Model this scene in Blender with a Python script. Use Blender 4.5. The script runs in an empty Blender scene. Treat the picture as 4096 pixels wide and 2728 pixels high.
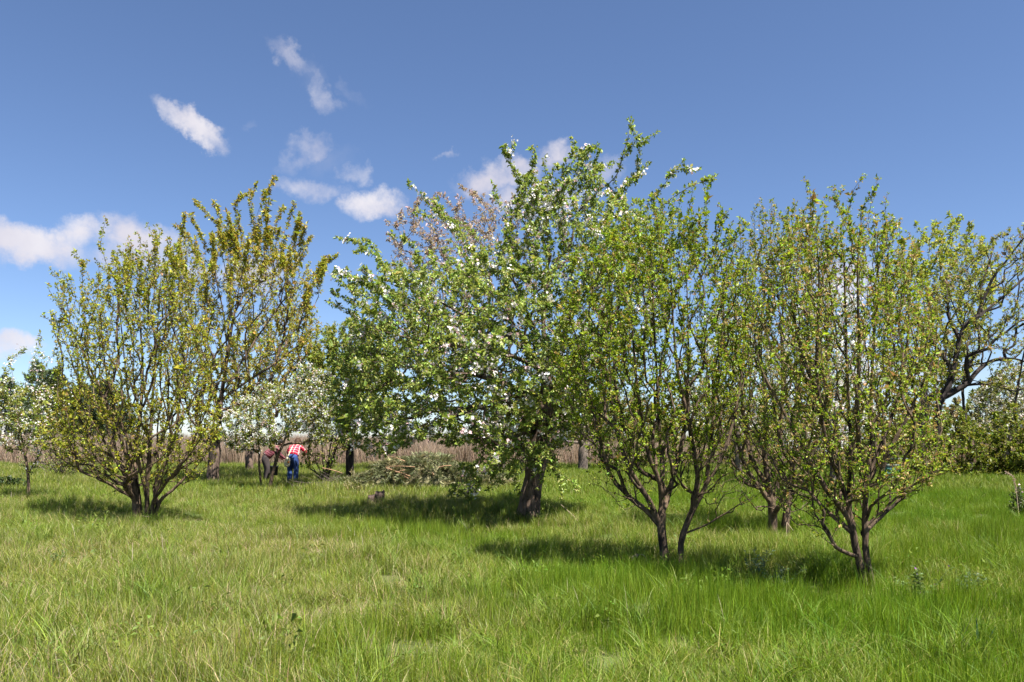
import bpy, math, random
import numpy as np
from mathutils import Vector, Matrix, noise as mnoise

random.seed(4)
SC = bpy.context.scene
COL = SC.collection
R = math.radians

# ------------------------------------------------------------------ camera
F, CX, HY, CAMZ = 3072.0, 2048.0, 1750.0, 1.6      # focal length in photo pixels, horizon row, eye height
cam = bpy.data.cameras.new('camera')
cam.sensor_width = 36.0
cam.lens = F / 4096 * 36.0
cam.shift_y = (HY - 1364.0) / 4096.0
cam.clip_start = 0.1
cam.clip_end = 5000.0
camo = bpy.data.objects.new('camera', cam)
COL.objects.link(camo)
camo.location = (0, 0, CAMZ)
camo.rotation_euler = (R(90), 0, 0)
SC.camera = camo

# ------------------------------------------------------------------ sky, clouds, sun
SUN_EL, SUN_SIDE = 62.0, 44.0        # behind the camera, to its right
SKY_STRENGTH, SUN_STRENGTH = 0.054, 5.0
sun_dir = Vector((math.sin(R(SUN_SIDE)) * math.cos(R(SUN_EL)), -math.cos(R(SUN_SIDE)) * math.cos(R(SUN_EL)), math.sin(R(SUN_EL))))
sl = bpy.data.lights.new('sun', 'SUN')
sl.energy = SUN_STRENGTH
sl.angle = R(0.53)
sl.color = (1.0, 0.955, 0.88)
so = bpy.data.objects.new('sun', sl)
COL.objects.link(so)
so.location = sun_dir * 60
so.rotation_euler = (-sun_dir).to_track_quat('-Z', 'Y').to_euler()

SC.view_settings.view_transform = 'Standard'
SC.view_settings.look = 'None'
SC.view_settings.exposure = 1.55
SC.view_settings.gamma = 1.0
SC.view_settings.use_curve_mapping = False

W = bpy.data.worlds.new('World')
SC.world = W
W.use_nodes = True


class NT:
    """small node helper"""
    def __init__(self, nt):
        self.nt = nt
        nt.nodes.clear()

    def n(self, t, **kw):
        nd = self.nt.nodes.new(t)
        for k, v in kw.items():
            setattr(nd, k, v)
        return nd

    def l(self, a, b):
        self.nt.links.new(a, b)

    def put(self, sock, v):
        if isinstance(v, bpy.types.NodeSocket):
            self.l(v, sock)
        else:
            sock.default_value = v

    def m(self, op, a, b=None, c=None, clamp=False):
        nd = self.n('ShaderNodeMath', operation=op, use_clamp=clamp)
        self.put(nd.inputs[0], a)
        if b is not None:
            self.put(nd.inputs[1], b)
        if c is not None:
            self.put(nd.inputs[2], c)
        return nd.outputs[0]

    def mix(self, f, a, b, blend='MIX'):
        nd = self.n('ShaderNodeMix', data_type='RGBA', blend_type=blend)
        self.put(nd.inputs[0], f)
        self.put(nd.inputs[6], a)
        self.put(nd.inputs[7], b)
        return nd.outputs[2]

    def noise(self, vec, scale, detail=3.0, rough=0.55, dist=0.0, out=0):
        nd = self.n('ShaderNodeTexNoise')
        if vec is not None:
            self.l(vec, nd.inputs['Vector'])
        nd.inputs['Scale'].default_value = scale
        nd.inputs['Detail'].default_value = detail
        nd.inputs['Roughness'].default_value = rough
        nd.inputs['Distortion'].default_value = dist
        return nd.outputs[out]

    def ramp(self, f, lo, hi):
        nd = self.n('ShaderNodeMapRange', interpolation_type='SMOOTHSTEP')
        self.put(nd.inputs[0], f)
        nd.inputs[1].default_value = lo
        nd.inputs[2].default_value = hi
        return nd.outputs[0]


def build_world():
    g = NT(W.node_tree)
    out = g.n('ShaderNodeOutputWorld')
    sky = g.n('ShaderNodeTexSky', sky_type='NISHITA')
    sky.sun_disc = False
    sky.sun_elevation = R(SUN_EL)
    sky.sun_rotation = R(180 - SUN_SIDE)
    sky.altitude = 100
    sky.air_density = 0.8
    sky.dust_density = 0.25
    sky.ozone_density = 4.0
    bg = g.n('ShaderNodeBackground')
    g.l(g.mix(1.0, sky.outputs[0], (1.0, 1.0, 1.06, 1), 'MULTIPLY'), bg.inputs[0])
    bg.inputs[1].default_value = SKY_STRENGTH
    tc = g.n('ShaderNodeTexCoord')
    vec = tc.outputs['Generated']
    sx = g.n('ShaderNodeSeparateXYZ')
    g.l(vec, sx.inputs[0])
    # wind-torn edges: the compass direction is warped by noise before each cloud is measured
    n1 = g.n('ShaderNodeTexNoise'); g.l(vec, n1.inputs['Vector'])
    n1.inputs['Scale'].default_value = 11; n1.inputs['Detail'].default_value = 7; n1.inputs['Roughness'].default_value = 0.62
    sn = g.n('ShaderNodeSeparateXYZ'); g.l(n1.outputs['Color'], sn.inputs[0])
    az = g.m('ADD', g.m('ARCTAN2', sx.outputs[0], sx.outputs[1]), g.m('MULTIPLY', g.m('SUBTRACT', sn.outputs[0], 0.5), 0.10))
    el = g.m('ADD', g.m('ARCSINE', sx.outputs[2]), g.m('MULTIPLY', g.m('SUBTRACT', sn.outputs[1], 0.5), 0.075))
    nf = g.n('ShaderNodeTexNoise'); g.l(vec, nf.inputs['Vector'])
    nf.inputs['Scale'].default_value = 42; nf.inputs['Detail'].default_value = 6; nf.inputs['Roughness'].default_value = 0.65
    sf = g.n('ShaderNodeSeparateXYZ'); g.l(nf.outputs['Color'], sf.inputs[0])
    az = g.m('ADD', az, g.m('MULTIPLY', g.m('SUBTRACT', sf.outputs[0], 0.5), 0.035))
    el = g.m('ADD', el, g.m('MULTIPLY', g.m('SUBTRACT', sf.outputs[1], 0.5), 0.022))
    clouds = [  # photo px centre, radii, tilt, density
        (760, 488, 165, 52, -29, 1.0), (690, 440, 70, 40, -20, .8), (1125, 215, 130, 45, -33, .50), (1180, 265, 90, 25, -20, .34), (1295, 385, 95, 62, -35, .58), (1250, 310, 60, 30, -60, .34), (1230, 300, 160, 60, -30, .22), (1400, 360, 90, 30, -50, .24),
        (1270, 590, 115, 52, 5, .55), (1190, 650, 105, 48, 35, .45), (1245, 748, 160, 48, 6, .68), (1420, 682, 75, 42, 0, .55), (1000, 520, 60, 22, 0, .25), (1330, 640, 160, 60, 10, .22),
        (1485, 812, 150, 80, 0, 1.15), (1795, 632, 44, 22, 0, .40), (1960, 720, 190, 70, 12, .9), (2080, 690, 120, 70, 10, .95),
        (2230, 610, 105, 66, 10, .95), (2420, 690, 100, 70, -30, .65), (2150, 800, 260, 80, 0, .75),
        (110, 985, 270, 78, -7, 1.1), (320, 950, 120, 80, 0, 1.0), (560, 965, 190, 95, -10, 1.1), (640, 1060, 260, 60, 0, .8), (980, 1100, 170, 80, -5, 1.05),
        (-150, 960, 240, 90, 0, 1.0), (10, 1375, 120, 60, -10, .95), (90, 1395, 100, 26, 0, .5), (-260, 1400, 240, 90, 0, .9), (-500, 700, 180, 80, 15, .9),
        (3380, 1120, 220, 90, 5, .8), (3650, 1500, 300, 110, 0, .7), (4600, 900, 260, 90, 8, .9), (5200, 1200, 300, 120, 0, .9)]
    acc = None
    for (px, py, rx, ry, rot, dn) in clouds:
        d = Vector(((px - CX) / F, 1, (HY - py) / F)).normalized()
        a0, e0 = math.atan2(d.x, d.y), math.asin(d.z)
        c, s = math.cos(R(rot)), math.sin(R(rot))
        da = g.m('SUBTRACT', az, a0)
        de = g.m('SUBTRACT', el, e0)
        k = 1.12
        u = g.m('MULTIPLY_ADD', da, c * F / rx * k, g.m('MULTIPLY', de, s * F / rx * k))
        v = g.m('MULTIPLY_ADD', da, -s * F / ry * k, g.m('MULTIPLY', de, c * F / ry * k))
        r2 = g.m('MULTIPLY_ADD', u, u, g.m('MULTIPLY', v, v))
        val = g.m('MULTIPLY', g.m('SUBTRACT', 1.25, r2, clamp=False), dn)
        val = g.m('MAXIMUM', val, 0.0)
        acc = val if acc is None else g.m('MAXIMUM', acc, val)
    fine = g.noise(vec, 26, 6, 0.62)
    dens = g.m('MULTIPLY', acc, g.m('MULTIPLY_ADD', fine, 1.5, 0.05))
    fac = g.m('MULTIPLY', g.ramp(dens, 0.04, 1.2), 0.93)
    # thick middles are whiter, thin edges keep the blue
    body = g.noise(vec, 14, 4, 0.5)
    col = g.mix(g.ramp(body, 0.3, 0.75), (0.70, 0.67, 0.75, 1), (0.86, 0.83, 0.87, 1))
    bc = g.n('ShaderNodeBackground')
    g.l(col, bc.inputs[0])
    bc.inputs[1].default_value = 0.37
    mx = g.n('ShaderNodeMixShader')
    g.l(fac, mx.inputs[0]); g.l(bg.outputs[0], mx.inputs[1]); g.l(bc.outputs[0], mx.inputs[2])
    g.l(mx.outputs[0], out.inputs[0])


build_world()
SC.cycles.max_bounces = 3
SC.cycles.diffuse_bounces = 2
SC.cycles.transmission_bounces = 2
SC.cycles.glossy_bounces = 1
SC.cycles.transparent_max_bounces = 4


# ------------------------------------------------------------------ materials
def mat(name):
    m = bpy.data.materials.new(name)
    m.use_nodes = True
    g = NT(m.node_tree)
    out = g.n('ShaderNodeOutputMaterial')
    return m, g, out


def principled(g, out, col, rough=0.7, spec=0.3, bump=None, bstr=0.4, bdist=0.01):
    p = g.n('ShaderNodeBsdfPrincipled')
    g.put(p.inputs['Base Color'], col)
    g.put(p.inputs['Roughness'], rough)
    p.inputs['Specular IOR Level'].default_value = spec
    if bump is not None:
        b = g.n('ShaderNodeBump')
        b.inputs['Strength'].default_value = bstr
        b.inputs['Distance'].default_value = bdist
        g.l(bump, b.inputs['Height'])
        g.l(b.outputs[0], p.inputs['Normal'])
    if out is not None:
        g.l(p.outputs[0], out.inputs[0])
    return p


def mat_leaf(name, trans=0.36, rough=0.45, spec=0.32):
    m, g, out = mat(name)
    at = g.n('ShaderNodeAttribute', attribute_name='Col')
    p = principled(g, None, at.outputs['Color'], rough, spec)
    t = g.n('ShaderNodeBsdfTranslucent')
    c2 = g.mix(1.0, at.outputs['Color'], (1.15, 1.10, 0.70, 1), 'MULTIPLY')
    g.l(c2, t.inputs[0])
    mx = g.n('ShaderNodeMixShader')
    mx.inputs[0].default_value = trans
    g.l(p.outputs[0], mx.inputs[1]); g.l(t.outputs[0], mx.inputs[2])
    g.l(mx.outputs[0], out.inputs[0])
    return m


def mat_bark(name, dark, light, scale=14.0, moss=None):
    m, g, out = mat(name)
    geo = g.n('ShaderNodeNewGeometry')
    mp = g.n('ShaderNodeMapping')
    mp.inputs['Scale'].default_value = (1, 1, 0.28)
    g.l(geo.outputs['Position'], mp.inputs['Vector'])
    n1 = g.noise(mp.outputs[0], scale, 6, 0.68, 0.6)
    n2 = g.noise(geo.outputs['Position'], 2.7, 3, 0.6)
    f = g.m('MULTIPLY_ADD', n2, 0.5, g.m('MULTIPLY', n1, 0.75))
    c = g.mix(g.ramp(f, 0.46, 0.78), (*dark, 1), (*light, 1))
    if moss:
        n3 = g.noise(geo.outputs['Position'], 5.5, 4, 0.6)
        c = g.mix(g.m('MULTIPLY', g.ramp(n3, 0.55, 0.72), 0.6), c, (*moss, 1))
    principled(g, out, c, 0.9, 0.15, n1, 0.9, 0.03)
    return m


def mat_plain(name, col, rough=0.8, spec=0.2, var=0.25, scale=9.0):
    m, g, out = mat(name)
    tc = g.n('ShaderNodeTexCoord')
    n = g.noise(tc.outputs['Object'], scale, 4, 0.6)
    c = g.mix(g.ramp(n, 0.25, 0.8), tuple(x * (1 - var) for x in col) + (1,), tuple(min(1, x * (1 + var)) for x in col) + (1,))
    principled(g, out, c, rough, spec, n, 0.4, 0.01)
    return m


def mat_petal(name):
    m, g, out = mat(name)
    at = g.n('ShaderNodeAttribute', attribute_name='Col')
    p = principled(g, None, at.outputs['Color'], 0.6, 0.2)
    t = g.n('ShaderNodeBsdfTranslucent')
    g.l(at.outputs['Color'], t.inputs[0])
    mx = g.n('ShaderNodeMixShader'); mx.inputs[0].default_value = 0.35
    g.l(p.outputs[0], mx.inputs[1]); g.l(t.outputs[0], mx.inputs[2])
    g.l(mx.outputs[0], out.inputs[0])
    return m


def mat_grass(name, dry_shift=0.0):
    m, g, out = mat(name)
    at = g.n('ShaderNodeAttribute', attribute_name='Col')
    geo = g.n('ShaderNodeNewGeometry')
    pos = geo.outputs['Position']
    big = g.noise(pos, 0.16, 3, 0.6)
    mid = g.noise(pos, 0.9, 4, 0.6)
    # species of grass change from place to place: lush yellow green, bluish green, and thin strawy growth
    c = at.outputs['Color']
    c = g.mix(g.m('MULTIPLY', g.ramp(mid, 0.44, 0.68), 0.75), c, g.mix(1.0, c, (0.78, 0.88, 0.75, 1), 'MULTIPLY'))
    c = g.mix(g.m('MULTIPLY', g.ramp(big, 0.42, 0.62), 0.6), c, g.mix(1.0, c, (0.82, 1.0, 0.55, 1), 'MULTIPLY'))
    # drier, greyer sward towards the open left side, wet lush grass towards the plums
    sp = g.n('ShaderNodeSeparateXYZ'); g.l(pos, sp.inputs[0])
    side = g.ramp(g.m('MULTIPLY_ADD', sp.outputs[0], 0.14, g.m('MULTIPLY', g.m('SUBTRACT', big, 0.5), 2.2)), -0.55, 0.45)
    c = g.mix(1.0, c, g.mix(side, (1.16, 1.06, 1.45, 1), (0.93, 0.99, 0.80, 1)), 'MULTIPLY')
    p = principled(g, None, c, 0.5, 0.22)
    t = g.n('ShaderNodeBsdfTranslucent')
    g.l(g.mix(1.0, c, (1.1, 1.1, 0.6, 1), 'MULTIPLY'), t.inputs[0])
    mx = g.n('ShaderNodeMixShader'); mx.inputs[0].default_value = 0.38
    g.l(p.outputs[0], mx.inputs[1]); g.l(t.outputs[0], mx.inputs[2])
    g.l(mx.outputs[0], out.inputs[0])
    return m


def mat_ground():
    m, g, out = mat('meadow_soil')
    geo = g.n('ShaderNodeNewGeometry')
    n = g.noise(geo.outputs['Position'], 3.2, 6, 0.65)
    n2 = g.noise(geo.outputs['Position'], 0.23, 4, 0.6)
    fine = g.noise(geo.outputs['Position'], 70, 4, 0.7)
    c = g.mix(g.ramp(n, 0.3, 0.7), (0.045, 0.06, 0.016, 1), (0.11, 0.105, 0.045, 1))
    c = g.mix(g.ramp(fine, 0.5, 0.72), c, (0.20, 0.16, 0.09, 1))
    c = g.mix(g.ramp(fine, 0.48, 0.30), c, (0.02, 0.025, 0.01, 1))
    c = g.mix(g.m('MULTIPLY', g.ramp(n2, 0.4, 0.65), 0.6), c, (0.06, 0.10, 0.02, 1))
    principled(g, out, c, 0.95, 0.1, n, 0.7, 0.05)
    return m


def mat_plaid(name, base, dark, light, scale):
    m, g, out = mat(name)
    tc = g.n('ShaderNodeTexCoord')
    sx = g.n('ShaderNodeSeparateXYZ')
    g.l(tc.outputs['Object'], sx.inputs[0])
    def stripe(s, freq, ph, w):
        f = g.m('FRACT', g.m('MULTIPLY_ADD', s, freq, ph))
        return g.m('LESS_THAN', f, w)
    h = g.m('MULTIPLY_ADD', sx.outputs[1], 0.7, sx.outputs[2])
    d = g.m('MAXIMUM', g.m('MULTIPLY', stripe(sx.outputs[0], scale, 0.1, 0.42), 0.55), g.m('MULTIPLY', stripe(h, scale, 0.3, 0.42), 0.55))
    c = g.mix(d, (*base, 1), (*dark, 1))
    w = g.m('MAXIMUM', stripe(sx.outputs[0], scale, 0.65, 0.11), stripe(h, scale, 0.85, 0.11))
    c = g.mix(g.m('MULTIPLY', w, 0.75), c, (*light, 1))
    n = g.noise(tc.outputs['Object'], 22, 3)
    principled(g, out, c, 0.85, 0.15, n, 0.5, 0.02)
    return m


M = dict(
    leaf=mat_leaf('leaf'), petal=mat_petal('petal'), grass=mat_grass('grass_blade'), ground=mat_ground(),
    needle=mat_leaf('needle', 0.12, 0.6, 0.2), straw=mat_leaf('dry_straw', 0.25, 0.6, 0.2),
    bark_plum=mat_bark('bark_plum', (0.018, 0.014, 0.012), (0.17, 0.118, 0.078), 20, (0.13, 0.11, 0.04)),
    bark_apple=mat_bark('bark_apple', (0.022, 0.015, 0.012), (0.20, 0.14, 0.105), 16),
    bark_cherry=mat_bark('bark_cherry', (0.025, 0.018, 0.016), (0.22, 0.155, 0.12), 10),
    bark_dark=mat_bark('bark_dark', (0.012, 0.010, 0.010), (0.06, 0.048, 0.042), 14),
    bark_grey=mat_bark('bark_grey', (0.05, 0.04, 0.036), (0.2, 0.16, 0.13), 14),
    bark_white=mat_bark('bark_white', (0.25, 0.25, 0.24), (0.72, 0.72, 0.70), 9),
    stump=mat_bark('stump_wood', (0.018, 0.012, 0.010), (0.12, 0.085, 0.07), 22),
    cut=mat_plain('cut_wood', (0.42, 0.26, 0.15)),
)


# ------------------------------------------------------------------ mesh helpers
def tag(o, label=None, cat=None, group=None, kind=None):
    if label: o['label'] = label
    if cat: o['category'] = cat
    if group: o['group'] = group
    if kind: o['kind'] = kind
    return o


def empty(name, loc):
    o = bpy.data.objects.new(name, None)
    o.empty_display_size = 0.2
    COL.objects.link(o)
    o.location = loc
    return o


def link(name, me, material=None, parent=None):
    o = bpy.data.objects.new(name, me)
    COL.objects.link(o)
    if material is not None and not me.materials:
        me.materials.append(material)
    if parent is not None:
        o.parent = parent
    return o


def npmesh(name, v, tris=None, quads=None, col=None, smooth=False):
    me = bpy.data.meshes.new(name)
    v = np.asarray(v, np.float32)
    me.vertices.add(len(v))
    me.vertices.foreach_set('co', v.ravel())
    nt = 0 if tris is None else len(tris)
    nq = 0 if quads is None else len(quads)
    loops = []
    if nt: loops.append(np.asarray(tris, np.int32).ravel())
    if nq: loops.append(np.asarray(quads, np.int32).ravel())
    loops = np.concatenate(loops)
    me.loops.add(len(loops))
    me.loops.foreach_set('vertex_index', loops)
    me.polygons.add(nt + nq)
    start = np.concatenate([np.arange(nt) * 3, nt * 3 + np.arange(nq) * 4]).astype(np.int32)
    me.polygons.foreach_set('loop_start', start)
    if smooth:
        me.polygons.foreach_set('use_smooth', np.ones(nt + nq, bool))
    me.update(calc_edges=True)
    if col is not None:
        a = me.attributes.new('Col', 'FLOAT_COLOR', 'POINT')
        c = np.ones((len(v), 4), np.float32)
        c[:, :3] = col
        a.data.foreach_set('color', c.ravel())
    return me


def unit(a):
    a = np.asarray(a, float)
    return a / np.maximum(np.linalg.norm(a, axis=-1, keepdims=True), 1e-9)


def hgt(x, y):
    """gentle swells of the meadow"""
    x = np.asarray(x, float); y = np.asarray(y, float)
    return 0.05 * np.sin(x * 0.55 + 1.3) * np.sin(y * 0.4 + 0.6) + 0.03 * np.sin(x * 1.3 + y * 0.9)


def ground_at(px, D):
    x = (px - CX) / F * D
    return np.array([x, D, float(hgt(x, D))])


def w2(px, py, D, dy=0.0):
    D = D + dy
    return np.array([(px - CX) / F * D, D, CAMZ - (py - HY) / F * D])


def tube(chain, rad, sides, rough=0.0, rng=None, cap=True):
    """tapered tube along a polyline"""
    p = np.asarray(chain, float); n = len(p)
    t = np.gradient(p, axis=0) if n > 2 else np.repeat((p[1] - p[0])[None], n, 0)
    t = unit(t)
    md = unit(p[-1] - p[0])
    ref = np.array([0, 0, 1.0]) if abs(md[2]) < 0.8 else np.array([0.0, 1.0, 0.0])
    if abs(md[1]) > 0.8 and abs(md[2]) < 0.8: ref = np.array([0, 0, 1.0])
    u = unit(np.cross(t, ref)); w = np.cross(t, u)
    a = np.arange(sides) / sides * 2 * np.pi
    ca, sa = np.cos(a), np.sin(a)
    rr = np.asarray(rad, float)[:, None] * np.ones((1, sides))
    if rough and rng is not None:
        ridge = 1 + rough * 0.8 * np.sin(a * 3 + rng.uniform(0, 6))[None] * np.linspace(1.3, 0.4, n)[:, None]
        rr = rr * ridge * (1 + rough * rng.normal(0, 0.7, (n, sides)))
    v = p[:, None, :] + rr[:, :, None] * (ca[None, :, None] * u[:, None, :] + sa[None, :, None] * w[:, None, :])
    v = v.reshape(-1, 3)
    i = np.arange(n - 1)[:, None] * sides + np.arange(sides)[None]
    j = np.arange(n - 1)[:, None] * sides + (np.arange(sides)[None] + 1) % sides
    q = np.stack([i, j, j + sides, i + sides], -1).reshape(-1, 4)
    tri = []
    if cap:
        v = np.vstack([v, p[-1] + t[-1] * rad[-1] * 0.6])
        e = (n - 1) * sides
        tri = np.array([[e + k, e + (k + 1) % sides, len(v) - 1] for k in range(sides)])
    return v, q, np.asarray(tri, int).reshape(-1, 3)


class Bag:
    """collects pieces of geometry that make one mesh"""
    def __init__(self): self.v, self.q, self.t, self.c, self.n = [], [], [], [], 0

    def add(self, v, q=None, t=None, c=None):
        self.v.append(v)
        if q is not None and len(q): self.q.append(np.asarray(q) + self.n)
        if t is not None and len(t): self.t.append(np.asarray(t) + self.n)
        if c is not None: self.c.append(np.broadcast_to(c, (len(v), 3)))
        self.n += len(v)

    def mesh(self, name, smooth=True, off=(0, 0, 0)):
        if not self.v: return None
        return npmesh(name, np.vstack(self.v) - np.asarray(off), np.vstack(self.t) if self.t else None,
                      np.vstack(self.q) if self.q else None, np.vstack(self.c) if self.c else None, smooth)


def leaves_mesh(pos, axis, nrm, length, width, col, fold=0.25, droop=0.12):
    """folded pointed leaves, two faces each"""
    N = len(pos)
    axis = unit(axis)
    side = unit(np.cross(axis, nrm))
    nrm = np.cross(side, axis)
    L = length[:, None]; Wd = width[:, None]
    b = pos
    mid = pos + axis * L * 0.5
    l = mid - side * Wd * 0.5 + nrm * Wd * fold
    r = mid + side * Wd * 0.5 + nrm * Wd * fold
    tp = pos + axis * L - nrm * L * droop
    v = np.stack([b, l, tp, r], 1).reshape(-1, 3)
    k = np.arange(N)[:, None] * 4
    t = np.concatenate([k + np.array([[0, 2, 1]]), k + np.array([[0, 3, 2]])], 1).reshape(-1, 3)
    c = np.repeat(col, 4, 0)
    return v, t, c


def petals(pos, out, size, col, rng, k=5):
    """open flowers of k cupped petals"""
    N = len(pos)
    out = unit(out)
    a = unit(np.cross(out, rng.normal(size=(N, 3))))
    b = np.cross(out, a)
    P, A, Nn, L, Cc = [], [], [], [], []
    for i in range(k):
        th = 2 * np.pi * i / k + rng.normal(0, 0.12, N)
        d = a * np.cos(th)[:, None] + b * np.sin(th)[:, None] + out * rng.uniform(0.1, 0.6, N)[:, None]
        P.append(pos); A.append(d); Nn.append(out); L.append(size * rng.uniform(0.85, 1.15, N)); Cc.append(col)
    P, A, Nn, L, Cc = map(np.concatenate, (P, A, Nn, L, Cc))
    return leaves_mesh(P, A, Nn, L, L * 0.85, Cc, -0.1, -0.15)


def jitter_col(base, n, rng, amt=0.18, hue=0.10):
    b = np.asarray(base, float)
    c = np.repeat(b[None], n, 0) if b.ndim == 1 else b
    return np.clip(c * 0.87 * np.exp(rng.normal(0, amt, (n, 1))) * np.exp(rng.normal(0, hue, (n, 3))), 0.002, 0.95)


# ------------------------------------------------------------------ trees
def row_ext(poly):
    poly = np.asarray(poly, float)
    y0, y1 = poly[:, 1].min(), poly[:, 1].max()
    ys = np.linspace(y0, y1, 160)
    lo = np.full(160, 1e9); hi = np.full(160, -1e9)
    for a, b in zip(poly, np.roll(poly, -1, 0)):
        if a[1] == b[1]: continue
        t = (ys - a[1]) / (b[1] - a[1])
        ok = (t >= 0) & (t <= 1)
        x = a[0] + t * (b[0] - a[0])
        lo = np.where(ok, np.minimum(lo, x), lo); hi = np.where(ok, np.maximum(hi, x), hi)
    return ys, lo, hi


def inpoly(x, y, poly):
    poly = np.asarray(poly, float)
    c = np.zeros(len(x), bool)
    for a, b in zip(poly, np.roll(poly, -1, 0)):
        if a[1] == b[1]: continue
        k = ((a[1] > y) != (b[1] > y)) & (x < (b[0] - a[0]) * (y - a[1]) / (b[1] - a[1]) + a[0])
        c ^= k
    return c


def sample_env(poly, n, D, depth, rng):
    poly = np.asarray(poly, float)
    ys, lo, hi = row_ext(poly)
    hwmax = ((hi - lo) / 2).max()
    res = np.zeros((0, 3))
    while len(res) < n:
        x = rng.uniform(poly[:, 0].min(), poly[:, 0].max(), n * 3)
        y = rng.uniform(poly[:, 1].min(), poly[:, 1].max(), n * 3)
        k = inpoly(x, y, poly); x, y = x[k], y[k]
        l, h = np.interp(y, ys, lo), np.interp(y, ys, hi)
        hw = np.maximum((h - l) / 2, 1)
        u = np.clip((x - (l + h) / 2) / hw, -1, 1)
        dl = depth * np.minimum(1, hw / hwmax * 1.15) * np.sqrt(1 - u * u)
        dy = rng.uniform(-1, 1, len(x)) * dl
        res = np.vstack([res, np.stack([(x - CX) / F * (D + dy), D + dy, CAMZ - (y - HY) / F * (D + dy)], 1)])
    return res[:n]


def smooth_line(pts, step):
    p = np.asarray(pts, float)
    if len(p) == 2:
        k = max(2, int(np.linalg.norm(p[1] - p[0]) / step))
        return p[0] + (p[1] - p[0]) * np.linspace(0, 1, k + 1)[:, None]
    ext = np.vstack([2 * p[0] - p[1], p, 2 * p[-1] - p[-2]])
    out = [p[0]]
    for i in range(len(p) - 1):
        a, b, c, d = ext[i:i + 4]
        k = max(1, int(round(np.linalg.norm(c - b) / step)))
        for s in np.arange(1, k + 1) / k:
            out.append(0.5 * ((2 * b) + (c - a) * s + (2 * a - 5 * b + 4 * c - d) * s * s + (-a + 3 * b - 3 * c + d) * s ** 3))
    return np.array(out)


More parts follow.
